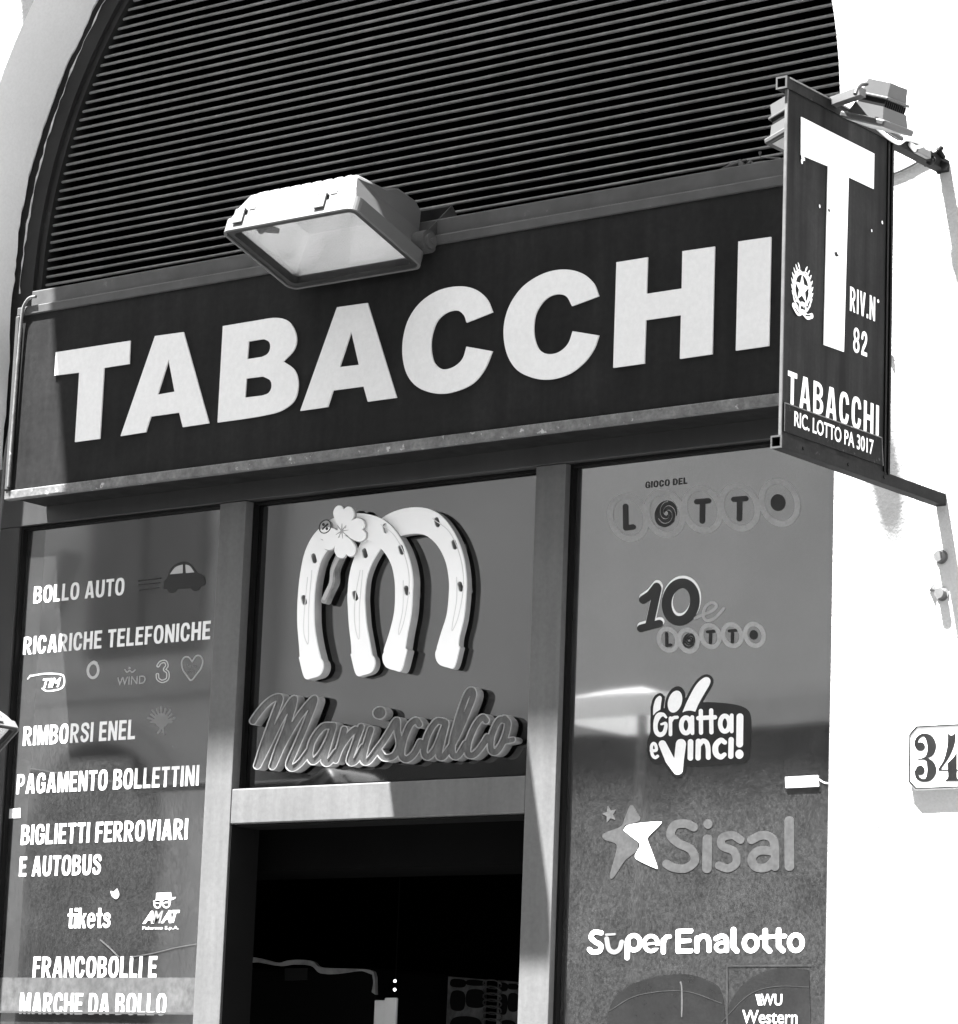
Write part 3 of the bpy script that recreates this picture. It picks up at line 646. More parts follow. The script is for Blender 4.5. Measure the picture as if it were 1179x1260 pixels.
GR = [ST([(295, 462, 10), (268, 437, 16), (225, 452, 26), (200, 520, 20), (205, 590, 20), (240, 620, 22), (280, 595, 18), (293, 520, 14), (252, 525, 10)]),
      ST([(335, 470), (335, 618)], 16, sm=False), ST([(338, 500), (360, 468), (395, 462)], 15),
      RG(475, 535, 42, 70, 42), ST([(532, 460), (534, 606)], 17, sm=False),
      ST([(610, 405), (612, 602)], 19, sm=False), ST([(704, 400), (706, 598)], 19, sm=False), ST([(588, 470), (738, 462)], 20, sm=False),
      RG(828, 520, 42, 70, 42), ST([(890, 445), (890, 590)], 17, sm=False),
      ST([(965, 458), (962, 705)], 31, sm=False), EL(960, 797, 37, 42),
      ST([(160, 765), (205, 760), (200, 715), (180, 700), (162, 730), (170, 800), (195, 828), (218, 815)], 14),
      ST([(262, 705, 34), (330, 850, 42), (400, 940, 44)], sm=False), ST([(430, 705, 46), (412, 850, 44), (405, 940, 42)], sm=False),
      ST([(517, 685), (515, 830)], 25, sm=False), ST([(588, 680), (585, 830)], 24, sm=False), ST([(590, 720), (625, 678), (660, 690), (676, 740), (678, 825)], 22),
      ST([(828, 690, 20), (790, 670, 23), (745, 720, 26), (748, 790, 26), (790, 822, 23), (825, 800, 19)]), ST([(885, 665), (882, 815)], 24, sm=False)]
BKG = [PO(smooth_closed([(190, 430), (330, 400), (600, 355), (720, 350), (900, 368), (1000, 400), (1035, 450), (1042, 560), (1030, 790), (1005, 840), (960, 855), (700, 875), (500, 880), (300, 860), (180, 850), (150, 700), (175, 600)]))]
shape(FI+GR+BKG, GP, c7, grow=25, step=5, th=.0003, h0=.0004).build('lettering_outline', 'film_dark', pR)
shape(FI+GR, GP, c7, step=3.2, th=.0003, h0=.0009).build('lettering', 'film_white', pR)
c6 = Crop(670, 960, 3.023)
shape([PO(smooth_closed([(322, 92), (345, 120), (355, 150), (300, 168), (293, 185), (350, 235), (345, 262), (300, 300), (258, 362), (244, 355), (262, 285), (268, 240), (225, 222), (216, 205), (235, 192), (285, 172), (300, 140)], corners=(3, 4, 5)))], GP, c6, step=2.5).build('star_motif', 'film_faded', pR)
star = []
for i in range(10):
    t = math.pi/2+0.25+i*math.pi/5; r_ = 34 if i % 2 == 0 else 15; star.append((243+r_*.85*math.cos(t), 127-r_*math.sin(t)))
shape([PO(star)], GP, c6, step=2).build('star_motif', 'film_faded_light', pR)
shape([PO(smooth_closed([(294, 186), (320, 165), (425, 154), (432, 165), (388, 210), (386, 228), (420, 320), (410, 326), (345, 295), (338, 278), (356, 240), (330, 215)], corners=(0, 5, 9)))], GP, c6, step=2.5, h0=.0008).build('star_motif', 'film_white', pR)
SI = [ST([(556, 175), (525, 162), (485, 168), (470, 205), (500, 235), (545, 258), (560, 300), (525, 328), (480, 325), (455, 312)], 16),
      EL(609, 163, 17, 18), ST([(607, 220), (605, 328)], 18, sm=False),
      ST([(730, 222), (700, 205), (662, 215), (662, 245), (705, 265), (715, 305), (685, 328), (650, 318)], 15),
      ST([(770, 222), (810, 205), (845, 215), (858, 250), (858, 322)], 16), ST([(855, 265), (800, 262), (772, 290), (785, 322), (825, 325), (855, 300)], 16),
      ST([(911, 152), (912, 320)], 18, sm=False)]
shape(SI, GP, c6, step=2.5).build('lettering', 'film_faded', pR)
def sup(ch):
    return {}
SE = [ST([(212, 568), (185, 566), (174, 585), (190, 602), (210, 615), (205, 636), (180, 640), (168, 630)], 9.5),
      ST([(310, 600), (308, 660)], 10.3, sm=False), RG(333, 605, 24, 27, 18.1), RG(397, 608, 25, 28, 15.5), ST([(378, 611), (416, 606)], 4.5, sm=False),
      ST([(443, 595), (443, 640)], 9.5, sm=False), ST([(444, 605), (452, 585), (466, 582)], 8.6)]
SU = [ST([(232, 590), (240, 628), (260, 640), (280, 628), (288, 602)], 8.6), ST([(230, 575), (262, 573)], 4.3, sm=False)]
EN = [ST([(545, 561), (498, 563), (498, 637), (545, 635)], 9.5, sm=False), ST([(498, 600), (540, 597)], 8.6, sm=False),
      ST([(568, 588), (568, 636)], 9.5, sm=False), ST([(568, 600), (585, 582), (605, 584), (613, 605), (613, 634)], 9.5),
      ST([(638, 590), (660, 580), (677, 592), (678, 634)], 9.5), ST([(675, 606), (652, 606), (638, 621), (650, 636), (674, 634)], 7.2),
      ST([(704, 556), (704, 622), (716, 636)], 10.3, sm=False), RG(768, 607, 24, 28, 18.9), ST([(822, 560), (822, 620), (838, 636)], 10.3, sm=False), ST([(808, 585), (845, 582)], 8.6, sm=False),
      ST([(872, 558), (872, 618), (888, 634)], 10.3, sm=False), ST([(858, 582), (895, 580)], 8.6, sm=False), RG(936, 605, 24, 29, 18.9)]
for w_ in (SE, EN): shape(w_, GP, c6, sub=[ST([(404, 622, 3), (424, 620, 5)], sm=False)], grow=-.6, step=2.2).build('lettering', 'film_white', pR)
for u_ in SU: shape([u_], GP, c6, step=1.6).build('lettering', 'film_mid', pR)
shape([PO(smooth_closed([(684, 1000), (686, 850), (740, 760), (820, 712), (900, 698), (985, 706), (995, 1000)], corners=(0, 5, 6)))], GP, c6, step=4, h0=.0004, th=.0006).build('dark_sticker', 'film_dirt', pR)
shape([PO(smooth_closed([(236, 1000), (242, 850), (300, 775), (400, 735), (520, 722), (610, 745), (664, 800), (676, 1000)], corners=(0, 7)))], GP, c6, step=4, h0=.0004, th=.0006).build('dark_sticker', 'film_dirt', pR)
shape([ST([(681, 690), (681, 1000)], 2.2, sm=False), ST([(681, 690), (992, 688)], 1.6, sm=False), ST([(240, 860), (350, 800), (520, 785), (660, 830)], 1.4), ST([(660, 900), (760, 800), (860, 768), (985, 770)], 1.2)], GP, c6, step=1.2, h0=.0012, th=.0002).build('sticker_edge', 'film_edge', pR)
shape([ST([(508, 752, 3.5), (512, 770, 2.5), (513, 830, 3.2), (512, 880, 2)])], GP, c6, step=1.2, h0=.0015, th=.0002).build('paint_drip', 'film_faded_light', pR)
text_mb('WU', GP, c6((806, 838)), c6((886, 796)), bold=0.012, h0=.0013).build('lettering', 'film_white', pR)
for k_ in (0, 10): shape([PO([(787+k_, 797), (793+k_, 797), (803+k_*.9, 838), (797+k_*.9, 838)])], GP, c6, step=1.2, h0=.0013).build('lettering', 'film_white', pR)
text_mb('Western', GP, c6((737, 905)), c6((943, 857)), bold=0.006, h0=.0013).build('lettering', 'film_white', pR)
c56 = Crop(670, 800, 3.023)
tg = shape([PO([(898, 472), (1022, 465), (1026, 508), (900, 514)])], GP, c56, h0=.003, th=.001).build('paper_tag', 'paper', pR)
shape([ST([(1022, 480), (1040, 492), (1066, 496)], 3)], GP, c56, step=1.5, h0=.0008).build('tag_string', 'film_white', pR)

# ================================================================== shop sign
YS = 0.03; SP = FacadePlane(YS)
zb = SP.ab(480, 555)[1]; xl = SP.ab(17, 500)[0]; zt = SP.ab(500, 305)[1]; xr = 0.985
ztop = SP.ab(30, 384)[1]
sg = thing('shop_sign', 'long dark sign board with white capitals reading TABACCHI', 'sign', ((xl+xr)/2, YS, zb))
p = MB(); p.box(xl, xr, YS, YM-.002, zb+.004, ztop-.004); p.build('panel', 'sign', sg)
p = MB(); p.box(xl-.006, xr, YS-.009, YS+.012, zb-.005, zb+.021, .003); p.build('bottom_rail', 'rail', sg)
p = MB(); p.box(xl-.006, xr, YS-.006, YS+.03, ztop-.012, ztop+.014, .003); p.build('top_rail', 'rail_dark', sg)
p = MB(); p.box(xl+.03, xr, YS+.012, YM, ztop+.0145, ztop+.062, .003); p.build('top_cap', 'rail_dark', sg)
p = MB(); p.box(xl-.004, xl+.010, YS-.012, YS+.05, zb+.0225, ztop-.0125, .003); p.build('side_trim', 'rail_dark', sg)
q = [SP.ab(*t) for t in ((48, 366), (40, 368), (34, 376), (31, 388), (27, 430), (14, 600))]
p = MB(); p.tube([SP.to3(a, b, .012) for a, b in smooth_open(q)], .0045, 8); p.build('corner_tube', 'rail', sg)
c6a = Crop(0, 330, 2.456); c7a = Crop(460, 280, 2.267)
def L_(contours, crop, **k): polypx(contours, SP, crop, th=.004, h0=.001).build('letter', 'letter', sg, label=None)
L_([[(172, 255), (397, 220), (394, 290), (318, 302), (305, 516), (230, 526), (243, 316), (168, 325)]], c6a)
L_([[(368, 508), (472, 206), (558, 194), (635, 469), (556, 481), (545, 437), (459, 449), (444, 496)], [(480, 383), (513, 278), (531, 374)]], c6a)
L_([smooth_closed([(677, 176), (770, 160.5), (838, 151), (878, 164), (899, 205), (893, 245), (860, 283), (893, 308), (905, 350), (893, 400), (852, 432), (800, 446), (740, 456), (661, 467)], corners=(0, 6, 13)),
    smooth_closed([(755, 222), (800, 215), (817, 224), (820, 243), (812, 260), (795, 269), (751, 276)], corners=(0, 1, 5, 6)),
    smooth_closed([(748, 334), (797, 328), (820, 340), (824, 360), (815, 378), (795, 386), (744, 392)], corners=(0, 1, 5, 6))], c6a)
L_([[(911, 432), (1022, 119), (1114, 106), (1202, 392), (1115, 404), (1102, 358), (1010, 370), (994, 420)], [(1030, 300), (1065, 192), (1088, 293)]], c6a)
L_([smooth_closed([(335, 237), (318, 200), (285, 173), (240, 165), (185, 176), (135, 208), (101, 255), (85, 310), (84, 365), (98, 415), (130, 449), (180, 464), (230, 458), (280, 435), (313, 395), (334, 346), (262, 333), (250, 368), (225, 390), (195, 396), (172, 378), (163, 340), (166, 300), (180, 262), (205, 239), (235, 232), (254, 245), (262, 266)], corners=(0, 15, 16, 27))], c7a)
L_([smooth_closed([(631, 192), (615, 155), (580, 127), (530, 118), (475, 130), (422, 163), (386, 210), (368, 262), (366, 312), (378, 362), (405, 400), (450, 421), (500, 424), (550, 408), (590, 377), (617, 340), (631, 302), (558, 290), (545, 325), (520, 348), (490, 354), (465, 342), (452, 310), (450, 270), (458, 235), (482, 201), (512, 187), (540, 193), (556, 220)], corners=(0, 16, 17, 28))], c7a)
L_([[(680, 98), (767, 84), (764, 186), (862, 171), (864, 67), (954, 54), (947, 354), (857, 367), (860, 245), (762, 259), (758, 380), (671, 392)]], c7a)
L_([[(1020, 40), (1111, 27), (1105, 331), (1013, 344)]], c7a)

# thin cable running down beside the sign
p = MB(); q = [atY(*t, 0.14) for t in ((19, 455), (15, 510), (7, 560), (3, 610), (0, 640), (-12, 760))]
p.tube([Vector(t) for t in smooth_open(q)], .005, 8); tag(p.build('cable', 'cable_grey'), 'thin grey cable hanging down beside the left end of the long sign', 'cable')

# ================================================================== big floodlight
def make_floodlight(loc, tilt, rot, label, group=None):
    t = thing('floodlight', label, 'floodlight', loc, rot, group)
    ct, st2 = math.cos(tilt), math.sin(tilt)
    T = Matrix(((1, 0, 0, 0), (0, -ct, st2, 0), (0, st2, ct, 0), (0, 0, 0, 1)))   # (x, v outward, w up) -> local
    def B(mb, name, m, par=None, lab=None):
        mb.xform(T); return mb.build(name, m, par or t, local=True, label=lab)
    HX, HV = 0.222, 0.150
    # housing: rounded cross-section, narrowing towards the top, ribbed on the crown
    prof = [(HV-.006, .010), (HV-.010, .045), (.128, .084), (.112, .098), (.070, .108), (.005, .122), (-.030, .146), (-.048, .157), (-.118, .163), (-.146, .150), (-.158, .10), (-.160, .012)]
    mb = MB(); NX = 61; rows = []
    for i in range(NX):
        s_ = -1+2*i/(NX-1); row = []
        for j, (v_, w_) in enumerate(prof):
            half = (HX-.012)-.036*min(1, w_/.1)**1.2
            if j >= 7: half -= .006
            rib = .003*(1 if (i//3) % 2 == 0 else -1) if 2 <= j <= 4 and 4 < i < NX-5 else 0
            e = max(0, abs(s_)-.93)/.07
            row.append((s_*half, v_*(1-.03*e), w_-(.006*e*e if w_ > .03 else 0)+rib))
        rows.append(row)
    m_ = len(prof)
    mb.add([q for r_ in rows for q in r_], [(i*m_+j, i*m_+j+1, (i+1)*m_+j+1, (i+1)*m_+j) for i in range(NX-1) for j in range(m_-1)], True)
    mb.add(rows[0], [list(range(m_))]); mb.add(rows[-1], [list(range(m_))[::-1]])
    hs = B(mb, 'housing', 'lamp_white')
    # bezel: rim with rounded corners
    def rr(hx, hv, r, n=7):
        out = []
        for cx, cy, a in ((hx-r, hv-r, 0), (-hx+r, hv-r, 90), (-hx+r, -hv+r, 180), (hx-r, -hv+r, 270)):
            out += [(cx+r*math.cos(R(a+90*i/n)), cy+r*math.sin(R(a+90*i/n))) for i in range(n+1)]
        return out
    def ring(o, i, w0, w1, mb):
        k = len(o)
        vs = [(x, y, w0) for x, y in o]+[(x, y, w1) for x, y in o]+[(x, y, w1) for x, y in i]+[(x, y, w0) for x, y in i]
        mb.add(vs, [(a*k+j, a*k+(j+1) % k, ((a+1) % 4)*k+(j+1) % k, ((a+1) % 4)*k+j) for a in range(4) for j in range(k)]); return mb
    bz = B(ring(rr(HX, HV, .028), rr(HX-.007, HV-.007, .022), -.030, .008, MB()), 'bezel', 'lamp_white')
    B(ring(rr(HX-.0073, HV-.0073, .022), rr(HX-.024, HV-.022, .016), -.026, -.004, MB()), 'gasket', 'lamp_dark')
    # mirror bowl behind the glass
    bo = MB(); o = [(HX-.022, HV-.020), (-HX+.022, HV-.020), (-HX+.022, -HV+.02), (HX-.022, -HV+.02)]; i_ = [(.12, .045), (-.12, .045), (-.12, -.06), (.12, -.06)]
    bo.add([(x, y, -.003) for x, y in o]+[(x, y, .072) for x, y in i_], [(j, (j+1) % 4, 4+(j+1) % 4, 4+j) for j in range(4)]+[(4, 5, 6, 7)])
    B(bo, 'reflector', 'reflector')
    bu = MB(); bu.tube([(-.17, .06, .02), (-.150, .085, .012), (-.125, .075, .008), (-.112, .055, .012)], [.010, .012, .011, .007], 12); B(bu, 'lamp_holder', 'lamp_grey')
    bu = MB(); bu.tube([(-.10, .105, .03), (-.02, .105, .03)], .010, 12); B(bu, 'bulb', 'post')
    le = MB(); le.add([(x, y, -.0085) for x, y in rr(HX-.0235, HV-.0215, .0165)], [list(range(32))]); B(le, 'lens', 'lens')
    for cx in (-.165, .105):
        cl = MB(); cl.box(cx-.016, cx+.016, HV+.001, HV+.006, -.014, .024, .001); cl.box(cx-.016, cx+.016, HV-.02, HV+.006, .0245, .028, .001)
        c = B(cl, 'clip', 'lamp_white'); nb = MB(); nb.box(cx+.019, cx+.040, HV-.024, HV-.006, .026, .040, .002); B(nb, 'hinge_lug', 'lamp_grey', c)
    for s_ in (1, -1):
        kb = MB(); kb.disc((s_*(HX-.010), -.135, .040), (1, 0, 0), .030, .036, 28); kb.disc((s_*(HX+.010), -.135, .040), (1, 0, 0), .020, .012, 24); kb.disc((s_*(HX+.018), -.135, .040), (1, 0, 0), .008, .006, 6)
        B(kb, 'pivot_knob', 'lamp_grey')
    # U bracket: two flat arms reaching back, joined by a cross strap (local, not tilted)
    br = MB(); pv = T @ Vector((0, -.135, .040))
    for s_ in (1, -1):
        x_ = s_*(HX-.002); n0 = len(br.v)
        br.box(x_-.002, x_+.002, pv.y-.012, pv.y+.155, pv.z-.020, pv.z+.020, .001)
    br.box(-HX+.0025, HX-.0025, pv.y+.151, pv.y+.1545, pv.z-.020, pv.z+.020, .001)
    br.xform(Matrix.Translation((0, pv.y, pv.z)) @ Matrix.Rotation(R(44), 4, 'X') @ Matrix.Translation((0, -pv.y, -pv.z)))
    br.build('bracket', 'steel', t, local=True)
    return t
TIL = R(17)
fcx = (atY(440, 250, -.28)[0]+atY(272, 280, -.28)[0])/2
FL = make_floodlight((fcx, -.28+.150*math.cos(TIL), 3.892-.150*math.sin(TIL)), TIL, (0, 0, 0), 'large white floodlight tilted out over the top edge of the TABACCHI board', 'shop floodlights')
f2 = copy_tree(FL); tip = atY(21, 889, -.40)
f2['label'] = 'white floodlight mostly cut off at the left edge, beside the list of services'
f2.rotation_euler = (R(-22), 0, R(90))
bpy.context.view_layer.update()
f2.scale = (.6, .6, .6)
off = .6*f2.rotation_euler.to_matrix() @ Vector((.218, -.146*math.cos(TIL)+.004*math.sin(TIL), .150*math.sin(TIL)+.004*math.cos(TIL)))
f2.location = Vector(tip)-off
m_ = MB(); c_ = f2.location; m_.tube([c_+Vector((-.12, 0, .06)), (-1.98, c_.y, c_.z+.06), (-1.98, -.002, c_.z+.06)], .012, 8, smooth=False)
tag(m_.build('wall_bracket', 'steel'), 'steel arm holding the cut-off floodlight at the left edge', 'bracket')

# ================================================================== blade sign
XB = 1.286; FACE = XB+.012; BP = BladePlane(FACE)
y0, y1 = -.684, -.252; z0, z1 = 3.052, 3.803
bs = thing('blade_sign', 'tall narrow dark projecting sign with a big white T', 'sign', (XB, 0, z0))
p = MB(); p.box(FACE-.005, FACE, y0+.004, y1, z0, z1-.004); pn = p.build('panel', 'blade', bs)
p = MB(); p.box(FACE-.0055, FACE+.0008, y0, y0+.0035, z0+.004, z1-.0065); p.build('edge_trim', 'edge_grey', bs)
p = MB(); p.box(FACE-.011, FACE+.004, y1-.020, y1-.013, z0, z1-.006); p.box(FACE-.011, FACE+.006, y1-.0065, y1+.001, z0, z1-.006); p.build('side_trim', 'blade_edge', bs)
def sq_tube(z, ya, yb, w=.026, t=.003):
    m_ = MB(); x0, x1 = XB-w/2+.002, XB+w/2+.002
    for bx in ((x0, x0+t, z, z+w), (x1-t, x1, z, z+w), (x0+t, x1-t, z, z+t), (x0+t, x1-t, z+w-t, z+w)): m_.box(bx[0], bx[1], ya, yb, bx[2], bx[3])
    m_.box(x0+t, x1-t, ya+.06, ya+.063, z+t, z+w-t); return m_
tb = sq_tube(z1-.006, -.690, -.001); tbo = tb.build('top_bar', 'bar', bs)
bb = sq_tube(z0-.022, -.683, -.001); bbo = bb.build('bottom_bar', 'bar', bs)
def rim(z, y, par, w=.026, t=.0034):
    m_ = MB(); x0, x1 = XB-w/2+.002, XB+w/2+.002
    for bx in ((x0-.0005, x0+t, z-.0005, z+w+.0005), (x1-t, x1+.0005, z-.0005, z+w+.0005), (x0+t, x1-t, z-.0005, z+t), (x0+t, x1-t, z+w-t, z+w+.0005)): m_.box(bx[0], bx[1], y-.002, y-.0002, bx[2], bx[3])
    m_.build('bar_end', 'bright_edge', par)
rim(z1-.006, -.690, tbo); rim(z0-.022, -.683, bbo)
m_ = MB(); m_.box(XB+.0152, XB+.0165, -.680, -.24, z1+.0165, z1+.0198); m_.build('worn_lip', 'rail', tbo)
for yy in (-.60, -.42, -.27):
    m_ = MB(); m_.disc((XB+.0155, yy, z0-.008), (1, 0, 0), .004, .003, 10); m_.build('screw', 'gasket', bbo)
idt = lambda q: q
flat_poly([[BP.ab(*q) for q in ((984.7, 143.9), (1074.6, 189.3), (1073.9, 232.6), (1043.2, 218), (1037.2, 433), (1012.4, 424.2), (1017.6, 204.7), (984.3, 190.7))]], BP, .002).build('letter', 'white', pn)
block_text('RIV.N', BP, (1045.5, 382.5), (1077, 365.5), gap=.14, grow=-.012).build('lettering', 'white', pn)
a, b = BP.ab(1080.5, 370.5); shape_ab([EL(a, b, .004, .004)], BP, step=.0006).build('lettering', 'white', pn)
block_text('82', BP, (1049.5, 432.5), (1067.3, 409), gap=.14, grow=-.012).build('lettering', 'white', pn)
block_text('TABACCHI', BP, (968.6, 496), (1081.7, 499), gap=.15, grow=-.012).build('lettering', 'white', pn)
# state emblem: toothed ring, star, two branches, ribbon
ea, eb = BP.ab(986.8, 355.5)
RN = .030
teeth = [ST([(ea+math.cos(t)*(RN-.002), eb+math.sin(t)*RN*1.12), (ea+math.cos(t)*(RN+.004), eb+math.sin(t)*(RN*1.12+.004))], .0028, sm=False) for t in np.linspace(0, 2*math.pi, 15)[:-1]]
stp = []
for i in range(10):
    t = math.pi/2+i*math.pi/5; r_ = .029 if i % 2 == 0 else .0125; stp.append((ea+r_*math.cos(t), eb+r_*1.1*math.sin(t)))
shape_ab([RG(ea, eb, RN, RN*1.12, .007)]+teeth+[PO(stp)], BP, step=.0012).build('state_emblem', 'white', pn)
lv = []
for s_ in (-1, 1):
    for t in np.linspace(-1.25, 1.25, 10):
        cx, cy = ea+s_*math.cos(t)*(RN+.006), eb-.004+math.sin(t)*(RN*1.12+.014)
        lv.append(ST([(cx, cy, .0012), (cx+s_*.003, cy+.005, .0026), (cx+s_*.007, cy+.011, .0008)], sm=False))
    lv.append(ST([(ea+s_*(RN+.006)*math.cos(t), eb-.004+math.sin(t)*(RN*1.12+.012)) for t in np.linspace(-1.4, 1.2, 14)], .0018))
shape_ab(lv, BP, step=.001, h0=.0008).build('branch_motif', 'white', pn)
rb = [ST([(ea-.036, eb-.044), (ea-.018, eb-.056), (ea, eb-.050), (ea+.018, eb-.056), (ea+.036, eb-.050)], .0058), RG(ea, eb-.041, .012, .010, .006)]
shape_ab(rb, BP, step=.001, h0=.003, sub=[ST([(ea-.03, eb-.048), (ea-.016, eb-.056)], .0016), ST([(ea+.012, eb-.055), (ea+.03, eb-.051)], .0016)]).build('ribbon_motif', 'white', pn)
# scuffed plate at the foot
c4 = Crop(900, 330, 4.226)
pq = [BP.ab(*c4(q)) for q in ((270, 700), (775, 882), (782, 1028), (268, 848))]
ip = flat_poly([pq], BP, .002, .001).build('info_plate', 'plate_dark', bs)
m_ = MB(); n0 = 0
for (q0, q1) in ((pq[0], pq[1]), (pq[0], pq[3]), (pq[1], pq[2])):
    m_.tube([BP.to3(*q0, .0034), BP.to3(*q1, .0034)], .0011, 6)
m_.build('worn_rim', 'rail', ip)
text_mb('RIC. LOTTO PA 3017', BP, (975.7, 524.5), (1073.4, 541.8), bold=0.014, h0=.0032, th=.0004).build('lettering', 'white', ip)
# chipped paint and holes
for (px, py, r_) in ((986, 194, .006), (985, 199, .004), (988, 196, .003), (1007, 254, .003), (1084, 274, .003), (1071, 284, .0025)):
    a, b = BP.ab(px, py); ck = [EL(a, b, r_*.8, r_*1.3, .3)]; shape_ab(ck, BP, step=.0008, h0=.0035).build('paint_chip', 'white', pn)
for (px, py, r_) in ((1027, 313, .0045), (1018, 259, .003)):
    a, b = BP.ab(px, py); ck = [EL(a, b, r_, r_*1.2, .6), ST([(a, b), (a+r_*1.6, b-r_*.4)], r_*.4, sm=False)]; shape_ab(ck, BP, step=.0007, h0=.0045).build('chip_hole', 'gasket', pn)

# small floodlights riding on the blade sign's top bar
def make_spot(loc, rot, label):
    t = thing('small_floodlight', label, 'floodlight', loc, rot, 'lamps on the blade sign')
    m_ = MB(); m_.box(-.058, .058, -.060, .060, -.008, .008, .004); fl = m_.build('bezel', 'spot_grey', t, local=True)
    m_ = MB(); m_.box(-.046, .046, -.048, .048, -.0096, -.0085); m_.build('lens', 'film_light', fl, local=True)
    def frust(a0, b0, a1, b1, z0, z1, dx=0):
        m2 = MB(); m2.add([(-a0, -b0, z0), (a0, -b0, z0), (a0, b0, z0), (-a0, b0, z0), (-a1+dx, -b1, z1), (a1+dx, -b1, z1), (a1+dx, b1, z1), (-a1+dx, b1, z1)],
                          [(0, 1, 2, 3), (4, 5, 6, 7), (0, 1, 5, 4), (1, 2, 6, 5), (2, 3, 7, 6), (3, 0, 4, 7)]); return m2
    frust(.046, .050, .036, .046, .0085, .040).build('housing', 'spot_grey', t, local=True)
    m_ = MB()
    for i in range(11): y_ = -.040+.008*i; m_.box(-.034, .034, y_-.0015, y_+.0015, .0405, .058)
    m_.box(-.024, .024, -.036, .036, .0408, .0575); m_.build('cooling_fins', 'gasket', t, local=True)
    m_ = MB(); m_.box(-.040, .040, -.044, .044, .0585, .066, .002); m_.build('flange', 'spot_grey', t, local=True)
    frust(.033, .038, .029, .034, .0665, .102).build('driver_box', 'spot_grey', t, local=True)
    return t
spx = atX(1079, 152, 1.385)
sp1 = make_spot(tuple(spx), (R(4), R(20), 0), 'small pale floodlight on the wall side of the T sign, facing us')
sp1.scale = (1, 1, .85)
sp2 = copy_tree(sp1); sp2['label'] = 'small white floodlight peeking out behind the outer edge of the T sign'
sp2.location = Vector(atX(985, 168, 1.19)); sp2.rotation_euler = (0, R(-20), R(0))
# its strap
m_ = MB(); A = Vector(atX(1024.5, 126, XB+.01)); Bq = Vector(atX(1062, 113, 1.40)); d = Bq-A
wv = Vector((0, .012, 0)); uv = Vector((0, 0, .009))
m_.add([A-wv-uv, A+wv-uv, A+wv+uv, A-wv+uv, Bq-wv-uv, Bq+wv-uv, Bq+wv+uv, Bq-wv+uv], [(0, 1, 2, 3), (4, 5, 6, 7), (0, 1, 5, 4), (1, 2, 6, 5), (2, 3, 7, 6), (3, 0, 4, 7)])
tag(m_.build('lamp_strap', 'lamp_white'), 'flat white strap from the top bar of the T sign up to the lamp', 'bracket')
# cables
cz = Crop(1000, 80, 6.587)
def cab(name, pts, X, r, m, label, cat='cable', grp=None):
    mb = MB(); q = [Vector(atX(*cz(p_), x_)) for p_, x_ in zip(pts, X if isinstance(X, list) else [X]*len(pts))]
    mb.tube([Vector(t) for t in smooth_open([tuple(v_) for v_ in q], 8)], r, 8); return tag(mb.build(name, m), label, cat, grp)
cab('lamp_cable', [(345, 235), (365, 185), (400, 158), (440, 152)], 1.40, .0045, 'cable', 'short black cable looping up into the lamp above the T sign')
cab('white_cable', [(470, 455), (540, 520), (620, 590), (700, 630), (760, 600), (860, 625), (890, 650), (840, 665), (790, 640), (850, 700), (940, 690)], [1.33, 1.32, 1.31, 1.305, 1.305, 1.31, 1.31, 1.31, 1.305, 1.305, 1.30], .0048, 'cable_white', 'tangled white cable tied along the top bar beside the wall')
cab('flex', [(560, 480), (620, 530), (680, 570), (725, 600)], 1.32, .005, 'cable', 'short black flex lying on the top bar under the white cable')
mb = MB(); q = [atY(*cz(t), -.004) for t in ((600, 890), (680, 870), (780, 825), (870, 775), (930, 740))]
mb.tube([Vector(t) for t in smooth_open(q)], .0035, 8); tag(mb.build('wall_cable', 'cable_grey'), 'grey cable curving across the sunlit wall below the top bar', 'cable')
mb = MB(); rr_ = random.Random(8); c_ = Vector(atX(*cz((985, 765)), XB+.006))
for i in range(9):
    o_ = c_+Vector((rr_.uniform(-.012, .016), rr_.uniform(-.04, .035), rr_.uniform(-.010, .016)))
    mb.tube([o_+Vector((rr_.uniform(-.012, .012), rr_.uniform(-.02, .02), rr_.uniform(-.012, .012))) for _ in range(4)], rr_.uniform(.005, .010), 7)
tag(mb.build('tape_wrap', 'bar'), 'dark ragged tape wrapped round the wall end of the top bar', 'tape')
mb = MB(); o_ = Vector(atX(*cz((880, 715)), XB+.015)); mb.box(o_.x-.010, o_.x+.012, o_.y-.035, o_.y+.025, o_.z-.008, o_.z+.010, .003)
tag(mb.build('junction_block', 'lamp_white'), 'small white junction block on the wall end of the top bar', 'junction box')

# ================================================================== dark wire with clips above the sign
cw = Crop(860, 160, 9.825); YW = 0.16
aw = thing('loose_aerial', 'dark rod with clips and wires lying on top of the sign by the T sign', 'wire', tuple(atY(*cw((520, 420)), YW)))
def wp(q): return Vector(atY(*cw(q), YW))
mb = MB(); mb.tube([wp((135, 568)), wp((300, 480)), wp((420, 425)), wp((575, 368))], [.004, .006, .008, .004], 8); mb.build('rod', 'steel', aw)
mb = MB(); mb.tube([wp((490, 365)), wp((520, 420)), wp((555, 470))], [.005, .010, .005], 7); mb.tube([wp((500, 460)), wp((545, 430))], [.006, .008], 7); mb.build('clip', 'steel', aw)
mb = MB(); mb.tube([wp((575, 415)), wp((640, 385))], [.002, .006], 7); mb.tube([wp((580, 430)), wp((635, 450))], [.003, .005], 7); mb.build('clip', 'cable_grey', aw)
mb = MB(); mb.tube([wp((635, 402)), wp((800, 380)), wp((990, 365))], .0022, 6); mb.tube([wp((750, 330)), wp((990, 345))], .0022, 6); mb.tube([wp((740, 265)), wp((742, 325))], [.005, .001], 6); mb.tube([wp((740, 395)), wp((742, 430))], [.004, .003], 6); mb.build('wire', 'cable_grey', aw)

